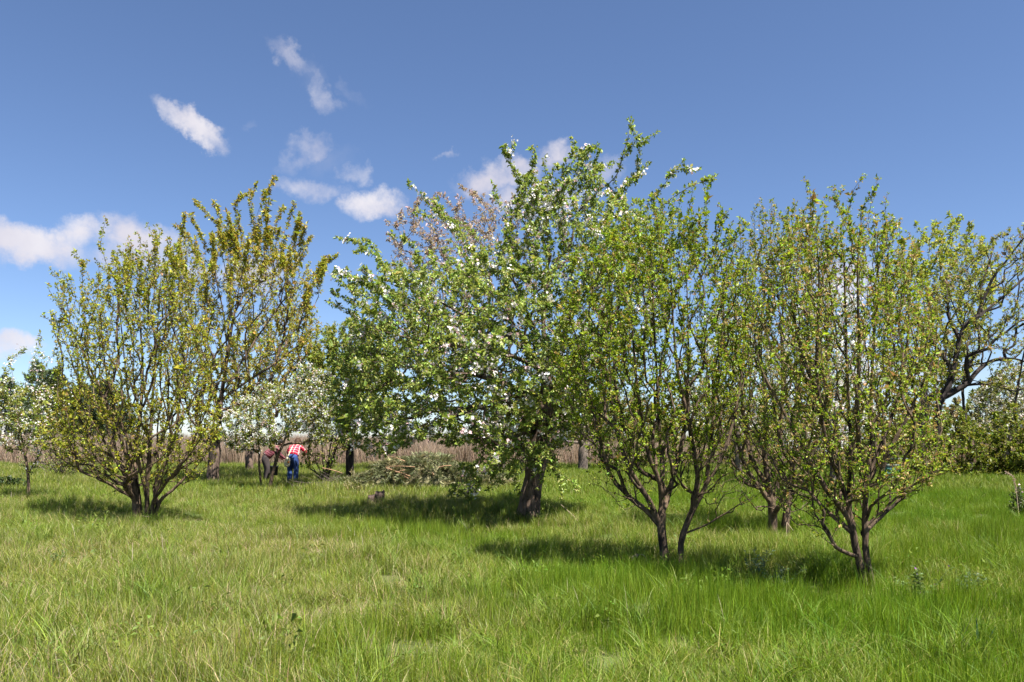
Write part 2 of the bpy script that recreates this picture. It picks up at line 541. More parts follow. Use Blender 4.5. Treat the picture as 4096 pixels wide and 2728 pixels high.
class Tree:
    def __init__(s, name, label, cat, D, base_px, seed, group=None):
        s.rng = np.random.default_rng(seed)
        s.D = D
        s.base = ground_at(base_px, D)
        s.root = empty(name, s.base)
        tag(s.root, label, cat, group)
        cap = 120000
        s.P = np.zeros((cap, 3)); s.Dr = np.zeros((cap, 3)); s.par = np.full(cap, -1, int); s.stem = np.full(cap, -1, int)
        s.mass = np.zeros(cap)
        s.free = np.ones(cap, bool)
        s.hot = np.zeros(cap, bool)
        s.n = 0; s.nst = 0; s.hotw = 2.0; s.lowz = None

    def add_path(s, pts, parent, stem=-1, free=True):
        prev = parent
        ids = []
        for p in pts:
            i = s.n
            s.P[i] = p; s.par[i] = prev; s.stem[i] = stem; s.free[i] = free
            s.Dr[i] = unit(p - s.P[prev]) if prev >= 0 else (0, 0, 1)
            s.n += 1; prev = i; ids.append(i)
        if parent < 0 and len(ids) > 1: s.Dr[ids[0]] = s.Dr[ids[1]]
        s.mass[ids[-1]] += 1
        return ids

    def stems(s, lines, depth, step=0.12, wob=0.012, weights=None):
        """main stems traced as polylines of photo px, each led to its own depth"""
        for li, ln in enumerate(lines):
            end = ln[0] if isinstance(ln[0], (int, float)) else None
            pts = ln[1:] if end is not None else ln
            if end is None: end = s.rng.uniform(-0.6, 0.6)
            m = len(pts)
            w = np.array([w2(x, y, s.D, end * depth * (k / (m - 1)) ** 1.2) for k, (x, y) in enumerate(pts)])
            par = -1
            if s.n:
                d = np.linalg.norm(s.P[:s.n] - w[0], axis=1)
                k = int(d.argmin())
                if d[k] < 0.30 and w[0][2] > 0.3:
                    w[0] = s.P[k]; par = k
            if par < 0:
                w[0, 2] = float(hgt(w[0, 0], w[0, 1])) - 0.06
            L = smooth_line(w, step)
            amp = wob * np.minimum(1, np.arange(len(L)) / 4.0)[:, None]
            L = L + np.cumsum(s.rng.normal(size=L.shape), 0) / np.sqrt(np.arange(1, len(L) + 1))[:, None] * amp
            s.add_path(L[1:] if par >= 0 else L, par, s.nst)
            if weights: s.mass[s.n - 1] += weights[li]
            s.nst += 1

    def auto_stems(s, n, targets, spread=0.12):
        idx = s.rng.choice(len(targets), n, replace=False)
        for k in idx:
            t = targets[k]
            b = s.base + np.array([s.rng.normal(0, spread), s.rng.normal(0, spread), -0.05])
            mid = b + (t - b) * 0.5 + np.array([0, 0, 0.12 * np.linalg.norm(t - b)])
            s.add_path(smooth_line([b, mid, t], 0.15), -1, s.nst)
            s.nst += 1

    def attach(s, T, fan_from, a=1.2, b=0.5, step=0.13, droop=0.0, jit=0.03, free=True, lift=0.0, along=0.45, maxlen=9.0, hot=False):
        fan_from = np.asarray(fan_from, float)
        T = T[np.argsort(np.linalg.norm(T - fan_from, axis=1))]
        for t in T:
            n = s.n
            v = t - s.P[:n]
            d = np.sqrt((v * v).sum(1)) + 1e-6
            dn = v / d[:, None]
            f = unit(t - fan_from + np.array([0, 0, lift]))
            cost = d * (1 + a * (1 - dn @ f) + b * (1 - (dn * s.Dr[:n]).sum(1)))
            cost[~s.free[:n]] = 1e9
            k = int(cost.argmin())
            if d[k] < 0.04 or d[k] > maxlen: continue
            dist = d[k]
            t0 = unit(s.Dr[k] * along + dn[k] * (1 - along)) * dist
            t1 = unit(f * 0.5 + dn[k] * 0.5 + np.array([0, 0, -droop])) * dist
            m = max(2, int(np.ceil(dist / step)))
            u = (np.arange(1, m + 1) / m)[:, None]
            h = (2 * u ** 3 - 3 * u ** 2 + 1) * s.P[k] + (u ** 3 - 2 * u ** 2 + u) * t0 + (-2 * u ** 3 + 3 * u ** 2) * t + (u ** 3 - u ** 2) * t1
            h[:-1] += s.rng.normal(0, jit * min(dist, 0.6), (m - 1, 3))
            ids = s.add_path(h, k, -1, free)
            if hot: s.hot[ids] = True

    def shoots(s, n, ln, q=0.5, up=1.0, jit=0.012, out=0.25):
        """straight young shoots standing up from the outer crown"""
        m = s.n
        has = np.zeros(m, bool)
        has[s.par[:m][s.par[:m] >= 0]] = True
        tips = np.where(~has & (s.stem[:m] < 0))[0]
        # tips that have open air above them
        c = s.P[tips]
        ax = np.round(c[:, :2] / 0.35).astype(int)
        top = {}
        for i, k in enumerate(map(tuple, ax)):
            if k not in top or c[top[k], 2] < c[i, 2]: top[k] = i
        cand = np.array([i for i in range(len(tips)) if c[i, 2] > c[top[tuple(ax[i])], 2] - 0.45])
        zs = c[cand, 2]
        cand = cand[zs > np.quantile(zs, q)]
        pick = s.rng.choice(cand, min(n, len(cand)), replace=False)
        ctr = s.P[:m].mean(0)
        for i in pick:
            k = tips[i]
            o = s.P[k] - ctr; o[2] = 0
            d = unit(s.Dr[k] * 0.4 + np.array([0, 0, up]) + unit(o) * out + s.rng.normal(0, 0.12, 3))
            L = s.rng.uniform(*ln)
            e = max(3, int(L / 0.09))
            u = np.arange(1, e + 1)[:, None] / e
            pts = s.P[k] + d * L * u + s.rng.normal(0, jit, (e, 3)) + unit(s.rng.normal(size=3)) * 0.06 * L * u ** 2
            a = s.n
            s.add_path(pts, k, -1)
            s.hot[a:s.n] = True

    def finish(s, R0, rtip, bark, trunk_name='trunk', limb_name='limb', flare=0.5, rough=0.06, rstem=0.0):
        n = s.n
        cnt = s.mass[:n].copy()
        par = s.par[:n]
        for i in range(n - 1, -1, -1):
            if par[i] >= 0: cnt[par[i]] += cnt[i]
        N = cnt.max()
        pw = math.log(R0 / rtip) / math.log(max(N, 2))
        rad = rtip * np.maximum(cnt, 1) ** pw
        if rstem:
            for k in range(s.nst):
                ii = np.where(s.stem[:n] == k)[0]
                u = np.linspace(0, 1, len(ii))
                first = rad[ii[0]] if par[ii[0]] < 0 else rad[par[ii[0]]]
                ln_ = np.linalg.norm(s.P[ii[-1]] - s.P[ii[0]])
                rad[ii] = np.minimum(np.maximum(rad[ii], rstem * min(1, (ln_ / 2.0) ** 1.3) * (1 - u) ** 0.9), max(first * 0.8, rtip))
        z = s.P[:n, 2] - s.base[2]
        if flare: rad = rad * (1 + flare * np.exp(-np.maximum(z, 0) / 0.16))
        s.rad = rad
        best = np.full(n, -1); bc = np.zeros(n)
        for i in range(n):
            p = par[i]
            if p >= 0:
                c = cnt[i] * (1.0 if s.stem[i] != s.stem[p] else 3.0)
                if c > bc[p]: bc[p] = c; best[p] = i
        groups = {}
        for i in range(n):
            p = par[i]
            if p >= 0 and best[p] == i: continue
            ch = [i]
            while best[ch[-1]] >= 0: ch.append(best[ch[-1]])
            ids = ([p] if p >= 0 else []) + ch
            r = rad[ids].copy()
            if p >= 0: r[0] = r[1] if len(r) > 1 else rtip
            if len(ids) < 2: continue
            r[-1] = min(r[-1], rtip) * 0.7
            mx = r.max()
            sides = 12 if mx > 0.06 else 8 if mx > 0.02 else 5 if mx > 0.008 else 3
            v, q, t = tube(s.P[ids], r, sides, rough if mx > 0.03 else 0, s.rng)
            key = s.stem[i]
            groups.setdefault(key, Bag()).add(v, q, t)
        for key, bag in sorted(groups.items()):
            nm = 'twigs' if key < 0 else (trunk_name if key == 0 else limb_name)
            o = link(nm, bag.mesh(nm, True, s.base), bark, s.root)
            if key < 0: o['kind'] = 'stuff'

    def spots(s, n, rmax, zmin=0.0, tipbias=0.0):
        """points along the thin wood"""
        i = np.arange(s.n)
        ok = (s.par[:s.n] >= 0) & (s.rad < rmax) & (s.P[:s.n, 2] > zmin)
        i = i[ok]
        p = s.par[i]
        ln = np.linalg.norm(s.P[i] - s.P[p], axis=1)
        w = ln * np.where(s.rad[i] < rmax * 0.45, 1 + tipbias, 1.0) * np.where(s.hot[i], s.hotw, 1.0)
        if s.lowz: w = w * np.clip((s.P[i, 2] - s.lowz[0]) / (s.lowz[1] - s.lowz[0]), 0.12, 1)
        k = s.rng.choice(len(i), n, p=w / w.sum())
        u = s.rng.uniform(0, 1, (n, 1))
        pos = s.P[p[k]] * (1 - u) + s.P[i[k]] * u
        return pos, s.Dr[i[k]], s.rad[i[k]]

    def foliage(s, n, per, rmax, palette, probs, size, aspect=0.55, spur=0.03, along=0.5, up=0.3, zmin=0.0, name='crown', tipbias=0.0, gust=None, rosette=1.0, hue=0.10):
        rng = s.rng
        pos, d, r = s.spots(n, rmax, zmin, tipbias)
        k = rng.integers(per[0], per[1] + 1, n)
        rad = unit(np.cross(d, rng.normal(size=(n, 3))))
        cpos = pos + rad * (r[:, None] + spur * rng.uniform(0, 1, (n, 1)))
        ci = np.repeat(np.arange(n), k)
        m = len(ci)
        ax = unit(d[ci] * along + rad[ci] * 0.6 + rng.normal(0, 0.65 * rosette, (m, 3)) + np.array([0, 0, up]))
        nr = unit(np.array([0, 0, 1.0]) + rng.normal(0, 0.55, (m, 3)) + np.asarray(sun_dir) * 0.35)
        pal = np.asarray(palette)
        pc = rng.choice(len(pal), n, p=probs)
        swap = rng.uniform(size=m) < 0.15
        li = np.where(swap, rng.choice(len(pal), m, p=probs), pc[ci])
        col = jitter_col(pal[li], m, rng, 0.2, hue)
        L = size * np.exp(rng.normal(0, 0.24, m)) * np.exp(rng.normal(-0.05, 0.32, n))[ci]
        v, t, c = leaves_mesh(cpos[ci] + rng.normal(0, 0.004, (m, 3)), ax, nr, L, L * aspect * rng.uniform(0.8, 1.2, m), col, rng.uniform(0.05, 0.3), 0.15)
        o = link(name, npmesh(name, v - s.base, t, None, c), M['leaf'], s.root)
        o['kind'] = 'stuff'
        return cpos

    def blossom(s, n, per, size, spread, rmax, col, name='blossom', zmin=0.0, single=0, k=5, tipbias=0.0, where=None):
        """flower clusters; the `single` most prominent are parts of their own"""
        rng = s.rng
        pos, d, r = s.spots(n * 3 if where else n, rmax, zmin, tipbias)
        if where:
            ok = where(pos); pos, d, r = pos[ok][:n], d[ok][:n], r[ok][:n]
        out = unit(np.stack([rng.normal(0, 1, len(pos)), rng.normal(-0.35, 0.8, len(pos)), rng.normal(0.5, 0.6, len(pos))], 1))
        pos = pos + out * (spread * 0.5)
        order = np.argsort(pos[:, 1])
        pos, out = pos[order], out[order]
        def cluster(p, o):
            m = rng.integers(per[0], per[1] + 1)
            q = p + rng.normal(0, spread * 0.55, (m, 3))
            oo = unit(o + (q - p) / spread * 0.6 + rng.normal(0, 0.25, (m, 3)))
            c = jitter_col(col, m, rng, 0.05, 0.02)
            c[rng.uniform(size=m) < 0.15] *= np.array([1.0, 0.72, 0.76])
            v, t, cc = petals(q, oo, np.full(m, size) * rng.uniform(0.75, 1.15, m), c, rng, k)
            # petals share the heart of their flower, and a stalk ties every flower to the spur
            nf = np.arange(m * k) % m
            idx = np.arange(len(v))
            idx[0::4] = nf * 4
            t = idx[t]
            foot = len(v)
            v = np.vstack([v, p - o * spread * 0.5, q + np.array([0.003, 0, 0])])
            cc = np.vstack([cc, np.full((1 + m, 3), (0.16, 0.22, 0.06))])
            t = np.vstack([t, np.stack([np.full(m, foot), np.arange(m) * 4, foot + 1 + np.arange(m)], 1)])
            return v, t, cc
        if single:
            protos = []
            for i in range(6):
                v, t, c = cluster(np.zeros(3), np.array([0, -1.0, 0.0]))
                me = npmesh(name, v, t, None, c)
                me.materials.append(M['petal'])
                protos.append(me)
            for i in range(min(single, len(pos))):
                o = bpy.data.objects.new(name, protos[i % 6])
                COL.objects.link(o)
                o.parent = s.root
                o.location = pos[i] - s.base
                o.rotation_euler = (math.asin(max(-1, min(1, out[i][2]))) * -1, rng.uniform(0, 6.28), math.atan2(out[i][0], -out[i][1]))
                o.scale = (rng.uniform(0.8, 1.2),) * 3
        bag = Bag()
        for i in range(single, len(pos)):
            v, t, c = cluster(pos[i], out[i])
            bag.add(v, None, t, c)
        if bag.n:
            o = link(name + '_mass' if single else name, bag.mesh(name, False, s.base), M['petal'], s.root)
            o['kind'] = 'stuff'


def spikes(lst, D, rng, depth=0.6):
    return np.array([w2(x, y, D, rng.uniform(-depth, depth)) for x, y in lst])


GREEN_PLUM = [(0.30, 0.385, 0.026), (0.18, 0.265, 0.022), (0.37, 0.27, 0.10)]
OLIVE = [(0.38, 0.385, 0.040), (0.26, 0.305, 0.030), (0.37, 0.27, 0.08)]
BRONZE = [(0.40, 0.36, 0.050), (0.31, 0.345, 0.040), (0.40, 0.28, 0.07)]
APPLE = [(0.29, 0.36, 0.075), (0.19, 0.265, 0.05), (0.39, 0.44, 0.15)]
FRESH = [(0.27, 0.31, 0.05), (0.18, 0.235, 0.04), (0.34, 0.29, 0.09)]


def plum_a():
    D = 9.45
    t = Tree('plum_tree', 'two-stemmed young plum tree with fresh green leaves, between apple trunk and the other plums', 'tree', D, 2660, 11, 'young plum trees')
    t.stems([
        (0.0, (2660, 2275), (2657, 2200), (2646, 2110), (2648, 2060), (2651, 1989), (2655, 1880), (2640, 1700), (2625, 1450), (2610, 1200), (2600, 960)),
        (0.3, (2722, 2240), (2725, 2180), (2740, 2108), (2776, 2031), (2817, 1948), (2826, 1880), (2845, 1720), (2870, 1500), (2890, 1250), (2880, 1000)),
        (-0.3, (2644, 2096), (2597, 2007), (2562, 1948), (2510, 1860), (2455, 1690), (2430, 1500), (2440, 1250)),
        (0.35, (2644, 2100), (2585, 2037), (2496, 1965), (2440, 1890), (2384, 1720), (2340, 1560), (2320, 1350)),
        (0.6, (2648, 2060), (2680, 1960), (2720, 1800), (2745, 1600), (2750, 1350), (2740, 1100)),
        (-0.7, (2650, 2040), (2640, 1930), (2590, 1800), (2560, 1600), (2540, 1350), (2520, 1050)),
        (-0.4, (2742, 2128), (2835, 2096), (2942, 2031), (3037, 1977)),
        (-0.6, (2776, 2031), (2790, 1900), (2760, 1700), (2720, 1500), (2690, 1250), (2680, 1000)),
        (0.5, (2817, 1948), (2880, 1850), (2930, 1700), (2960, 1500), (2975, 1300)),
    ], 1.0)
    env = [(2520, 1950), (2330, 1820), (2240, 1620), (2190, 1400), (2240, 1200), (2340, 1050), (2450, 970), (2550, 930), (2680, 920), (2780, 900), (2850, 950),
           (2950, 990), (3020, 1080), (3020, 1300), (2980, 1600), (2960, 1800), (2900, 1950), (2800, 1990), (2720, 1950), (2650, 1980)]
    rng = t.rng
    fan = w2(2690, 2500, D)
    T = sample_env(env, 620, D, 1.05, rng)
    t.attach(T, fan, 3.6, 0.5, 0.12, jit=0.022)
    T = sample_env(env, 1300, D, 1.05, rng)
    t.attach(T, fan, 2.6, 0.3, 0.10, jit=0.035)
    t.attach(sample_env([(2480, 2040), (2340, 1900), (2380, 1820), (2560, 1900), (2630, 2040)], 60, D, 0.8, rng), fan, 1.2, 0.3, 0.09, jit=0.05)
    t.attach(sample_env([(2790, 2050), (2830, 1900), (3000, 1850), (3060, 1960), (2960, 2030)], 60, D, 0.8, rng), fan, 1.2, 0.3, 0.09, jit=0.05)
    t.shoots(70, (0.15, 0.35), 0.35)
    t.attach(spikes([(2690, 790), (2550, 790), (2768, 735), (2826, 745), (2920, 835), (2460, 850), (2610, 775), (2990, 885), (2380, 900), (2500, 830), (2730, 780), (2880, 810), (2960, 860), (2430, 880), (2650, 800), (2300, 1010)], D, rng), fan, 3.0, 0.4, 0.1, jit=0.02, hot=True)
    t.hotw = 2.0; t.lowz = (0.9, 1.9)
    t.finish(0.066, 0.0023, M['bark_plum'], 'stem', 'stem', 0.3, 0.06, 0.036)
    t.foliage(15500, (3, 7), 0.0085, GREEN_PLUM, [0.49, 0.36, 0.15], 0.0265, 0.52, 0.03, 0.5, 0.35, 0.35)


def plum_b():
    D = 12.6
    t = Tree('plum_tree', 'plum tree with two dark trunks behind the others, browning spent blossom among leaves', 'tree', D, 3095, 12, 'young plum trees')
    t.stems([
        (0.0, (3091, 2140), (3091, 2060), (3090, 2019), (3073, 1948), (3062, 1800), (3060, 1600), (3045, 1400), (3060, 1100)),
        (0.2, (3145, 2135), (3141, 2100), (3150, 2019), (3162, 1948), (3175, 1800), (3190, 1600), (3205, 1400), (3210, 1050)),
        (-0.5, (3090, 2019), (3030, 1940), (2975, 1840), (2930, 1650), (2910, 1400)),
        (0.5, (3091, 2030), (3110, 1930), (3120, 1750), (3125, 1500), (3130, 1200), (3140, 950)),
        (-0.4, (3160, 1960), (3220, 1880), (3270, 1750), (3300, 1550), (3310, 1300)),
        (0.6, (3073, 1948), (3000, 1820), (2970, 1600), (2980, 1300), (3000, 1050)),
    ], 1.3)
    env = [(2960, 1960), (2880, 1800), (2850, 1600), (2850, 1300), (2900, 1080), (2980, 990), (3040, 930), (3150, 900), (3250, 900), (3330, 980), (3350, 1300), (3330, 1600), (3300, 1850), (3200, 1960), (3100, 1980)]
    rng = t.rng
    fan = w2(3120, 2350, D)
    t.attach(sample_env(env, 520, D, 1.4, rng), fan, 3.6, 0.5, 0.14, jit=0.022)
    t.attach(sample_env(env, 1000, D, 1.4, rng), fan, 2.6, 0.3, 0.12, jit=0.035)
    t.attach(sample_env([(3020, 2060), (2900, 1950), (2960, 1850), (3250, 1850), (3310, 1960), (3200, 2060)], 70, D, 1.0, rng), fan, 1.2, 0.3, 0.1, jit=0.05)
    t.shoots(60, (0.2, 0.45), 0.35)
    t.attach(spikes([(3042, 795), (3082, 800), (3120, 850), (2960, 900), (3180, 800), (3290, 850)], D, rng), fan, 3.0, 0.4, 0.1, jit=0.02, hot=True)
    t.hotw = 2.0; t.lowz = (0.9, 2.0)
    t.finish(0.085, 0.0028, M['bark_plum'], 'stem', 'stem', 0.3, 0.06, 0.042)
    t.foliage(11500, (3, 6), 0.011, [(0.285, 0.35, 0.032), (0.18, 0.24, 0.024), (0.40, 0.295, 0.13)], [0.40, 0.31, 0.29], 0.030, 0.52, 0.03, 0.5, 0.3, 0.5)


def plum_c():
    D = 7.95
    t = Tree('plum_tree', 'nearest plum tree, several dark stems forking from two trunks, tan spent blossom between leaves', 'tree', D, 3475, 13, 'young plum trees')
    t.stems([
        (0.0, (3462, 2375), (3448, 2322), (3424, 2230), (3404, 2138), (3388, 2050), (3386, 1978), (3392, 1748), (3382, 1576), (3372, 1300), (3365, 1000)),
        (0.15, (3492, 2375), (3490, 2322), (3474, 2220), (3467, 2127), (3472, 1955), (3490, 1748), (3484, 1518), (3500, 1200), (3512, 920)),
        (-0.3, (3394, 2075), (3350, 2005), (3312, 1955), (3243, 1840), (3140, 1656), (3040, 1450), (3020, 1250)),
        (0.35, (3404, 2138), (3350, 2080), (3289, 2024), (3197, 1920), (3090, 1790), (3020, 1650)),
        (-0.25, (3472, 1955), (3507, 1930), (3564, 1794), (3656, 1599), (3735, 1420), (3745, 1280)),
        (0.3, (3468, 2130), (3500, 2090), (3576, 2020), (3690, 1900), (3765, 1840)),
        (-0.5, (3418, 2235), (3360, 2200), (3300, 2155), (3235, 2100)),
        (0.6, (3388, 2000), (3335, 1840), (3289, 1633), (3225, 1472), (3180, 1289), (3160, 1050)),
        (-0.7, (3470, 2000), (3440, 1850), (3430, 1650), (3440, 1400), (3430, 1100), (3440, 850)),
        (0.7, (3478, 1900), (3530, 1750), (3590, 1550), (3620, 1300), (3610, 1050)),
        (-0.5, (3386, 1978), (3340, 1880), (3290, 1700), (3270, 1450), (3280, 1150), (3270, 900)),
    ], 0.95)
    env = [(3290, 2060), (3110, 1920), (3000, 1740), (2970, 1400), (3000, 1180), (3080, 1070), (3150, 980), (3250, 920), (3350, 890), (3450, 870), (3550, 920),
           (3610, 1000), (3680, 1080), (3750, 1200), (3760, 1500), (3790, 1750), (3790, 1860), (3640, 1990), (3480, 2030)]
    rng = t.rng
    fan = w2(3460, 2600, D)
    t.attach(sample_env(env, 620, D, 1.0, rng), fan, 3.6, 0.5, 0.11, jit=0.022)
    t.attach(sample_env(env, 1300, D, 1.0, rng), fan, 2.6, 0.3, 0.09, jit=0.035)
    t.attach(sample_env([(3600, 2010), (3560, 1900), (3700, 1780), (3830, 1790), (3800, 1880), (3700, 1960)], 90, D, 0.5, rng), fan, 1.2, 0.3, 0.09, jit=0.05)
    t.attach(sample_env([(3180, 2110), (3050, 1940), (3120, 1850), (3300, 1950), (3390, 2080)], 70, D, 0.7, rng), fan, 1.2, 0.3, 0.09, jit=0.05)
    t.shoots(70, (0.12, 0.3), 0.35)
    t.attach(spikes([(3460, 695), (3512, 710), (3550, 768), (3330, 738), (3375, 742), (3210, 712), (3260, 775), (3602, 872), (3415, 760), (3160, 830), (3300, 790), (3490, 760), (3660, 960), (3240, 760)], D, rng, 0.4), fan, 3.0, 0.4, 0.09, jit=0.02, hot=True)
    t.hotw = 2.0; t.lowz = (0.35, 1.3)
    t.finish(0.048, 0.0021, M['bark_plum'], 'stem', 'stem', 0.25, 0.06, 0.034)
    t.foliage(14500, (2, 6), 0.008, [(0.30, 0.39, 0.030), (0.18, 0.27, 0.024), (0.39, 0.285, 0.115)], [0.40, 0.29, 0.31], 0.024, 0.52, 0.025, 0.5, 0.3, 0.35)


def left_shrub():
    D = 14.6
    t = Tree('plum_shrub', 'broad many-stemmed plum shrub with olive green leaves, forking near the ground on its own', 'tree', D, 572, 14)
    t.stems([
        (-0.2, (552, 2080), (546, 2018), (530, 1906), (485, 1753), (408, 1580), (337, 1416), (275, 1294), (240, 1180)),
        (0.3, (565, 2080), (556, 2008), (541, 1865), (530, 1763), (515, 1600), (495, 1400), (475, 1200)),
        (-0.3, (588, 2080), (587, 2018), (592, 1875), (602, 1722), (612, 1518), (625, 1314), (640, 1120)),
        (-0.5, (600, 2080), (612, 2010), (640, 1968), (694, 1895), (755, 1824), (830, 1710)),
        (0.3, (605, 2085), (640, 2005), (690, 1960), (745, 1905), (800, 1850), (850, 1760)),
        (0.2, (535, 1925), (490, 1860), (400, 1800), (280, 1740), (190, 1690)),
        (-0.6, (546, 2018), (500, 1900), (420, 1760), (330, 1620), (250, 1500)),
        (0.6, (592, 1875), (660, 1720), (720, 1550), (760, 1350), (770, 1180)),
        (0.7, (541, 1865), (560, 1680), (570, 1450), (560, 1250), (560, 1050)),
        (-0.7, (587, 2000), (560, 1850), (470, 1650), (420, 1450), (400, 1250)),
    ], 1.9)
    env = [(440, 1950), (250, 1850), (130, 1760), (220, 1560), (230, 1400), (190, 1270), (230, 1180), (330, 1160), (400, 1090), (520, 1070), (600, 1040), (700, 1060),
           (760, 1080), (820, 1250), (860, 1450), (890, 1650), (850, 1800), (720, 1900), (640, 1950), (560, 1970)]
    rng = t.rng
    fan = w2(575, 2260, D)
    t.attach(sample_env(env, 680, D, 2.0, rng), fan, 3.6, 0.5, 0.15, jit=0.022)
    t.attach(sample_env(env, 1500, D, 2.0, rng), fan, 2.6, 0.3, 0.12, jit=0.035)
    t.attach(sample_env([(480, 1960), (260, 1860), (250, 1750), (480, 1800)], 25, D, 1.2, rng), fan, 1.2, 0.3, 0.12, jit=0.05)
    t.attach(sample_env([(440, 2000), (220, 1890), (100, 1770), (250, 1720), (450, 1850)], 30, D, 1.5, rng), fan, 1.2, 0.3, 0.12, jit=0.05)
    t.attach(sample_env([(680, 1970), (740, 1850), (900, 1720), (880, 1830), (780, 1930)], 50, D, 1.2, rng), fan, 1.2, 0.3, 0.12, jit=0.05)
    t.shoots(90, (0.2, 0.55), 0.3)
    t.attach(spikes([(423, 863), (194, 1067), (297, 1006), (588, 889), (510, 945), (680, 945), (165, 1253), (640, 910), (470, 975), (410, 930), (350, 1040), (550, 930), (620, 900), (720, 960), (210, 1180), (250, 1130)], D, rng), fan, 3.0, 0.4, 0.12, jit=0.02, hot=True)
    t.hotw = 2.0; t.lowz = (0.5, 1.6)
    t.finish(0.08, 0.0029, M['bark_plum'], 'stem', 'stem', 0.25, 0.06, 0.042)
    t.foliage(19000, (3, 7), 0.011, OLIVE, [0.48, 0.37, 0.15], 0.031, 0.52, 0.035, 0.5, 0.35, 0.3)


def cherry():
    D = 27.0
    t = Tree('cherry_tree', 'tall cherry tree with bronze young leaves on upright spiky shoots', 'tree', D, 855, 15)
    t.stems([
        (0.0, (853, 1935), (857, 1850), (862, 1750), (880, 1600), (905, 1430), (940, 1200), (985, 980), (1040, 800)),
        (-0.5, (872, 1640), (820, 1480), (770, 1300), (750, 1100), (760, 950)),
        (0.5, (885, 1580), (960, 1450), (1060, 1300), (1150, 1180), (1250, 1100)),
        (-0.5, (905, 1430), (890, 1250), (860, 1100), (850, 930)),
        (0.6, (930, 1260), (1010, 1120), (1090, 1000), (1150, 900)),
        (0.0, (880, 1600), (980, 1530), (1100, 1450), (1200, 1380)),
        (0.7, (868, 1690), (800, 1600), (720, 1500), (680, 1350)),
    ], 2.6, 0.22, 0.03)
    env = [(800, 1760), (700, 1560), (650, 1300), (690, 1120), (730, 1020), (790, 980), (860, 970), (930, 960), (1000, 940), (1080, 930), (1120, 960), (1190, 980),
           (1230, 1000), (1200, 1100), (1300, 1090), (1280, 1180), (1250, 1280), (1260, 1370), (1180, 1480), (1100, 1560), (1000, 1620), (900, 1680)]
    rng = t.rng
    fan = w2(900, 2000, D)
    t.attach(sample_env(env, 420, D, 2.6, rng), fan, 1.8, 0.5, 0.2, jit=0.03)
    t.attach(sample_env(env, 900, D, 2.6, rng), fan, 2.6, 0.3, 0.16, jit=0.03, lift=5)
    sp = [(775, 793), (855, 798), (735, 848), (972, 773), (1028, 733), (1060, 760), (1102, 706), (1178, 806), (1202, 846), (1247, 938), (1352, 1013), (1290, 1068), (912, 848),
          (825, 850), (880, 880), (940, 820), (1000, 800), (1140, 830), (700, 900), (1080, 790), (660, 1000), (760, 860), (1225, 900), (1310, 1040), (1005, 760), (955, 870)]
    t.shoots(90, (0.4, 1.0), 0.2)
    t.attach(spikes(sp, D, rng, 1.5), w2(930, 1500, D), 3.5, 0.5, 0.15, jit=0.012, lift=2, hot=True)
    t.hotw = 4.0
    t.finish(0.2, 0.0038, M['bark_cherry'], 'trunk', 'limb', 0.25)
    t.foliage(16000, (4, 7), 0.018, BRONZE, [0.40, 0.40, 0.20], 0.068, 0.42, 0.05, 0.2, 0.0, 1.2, tipbias=1.0)


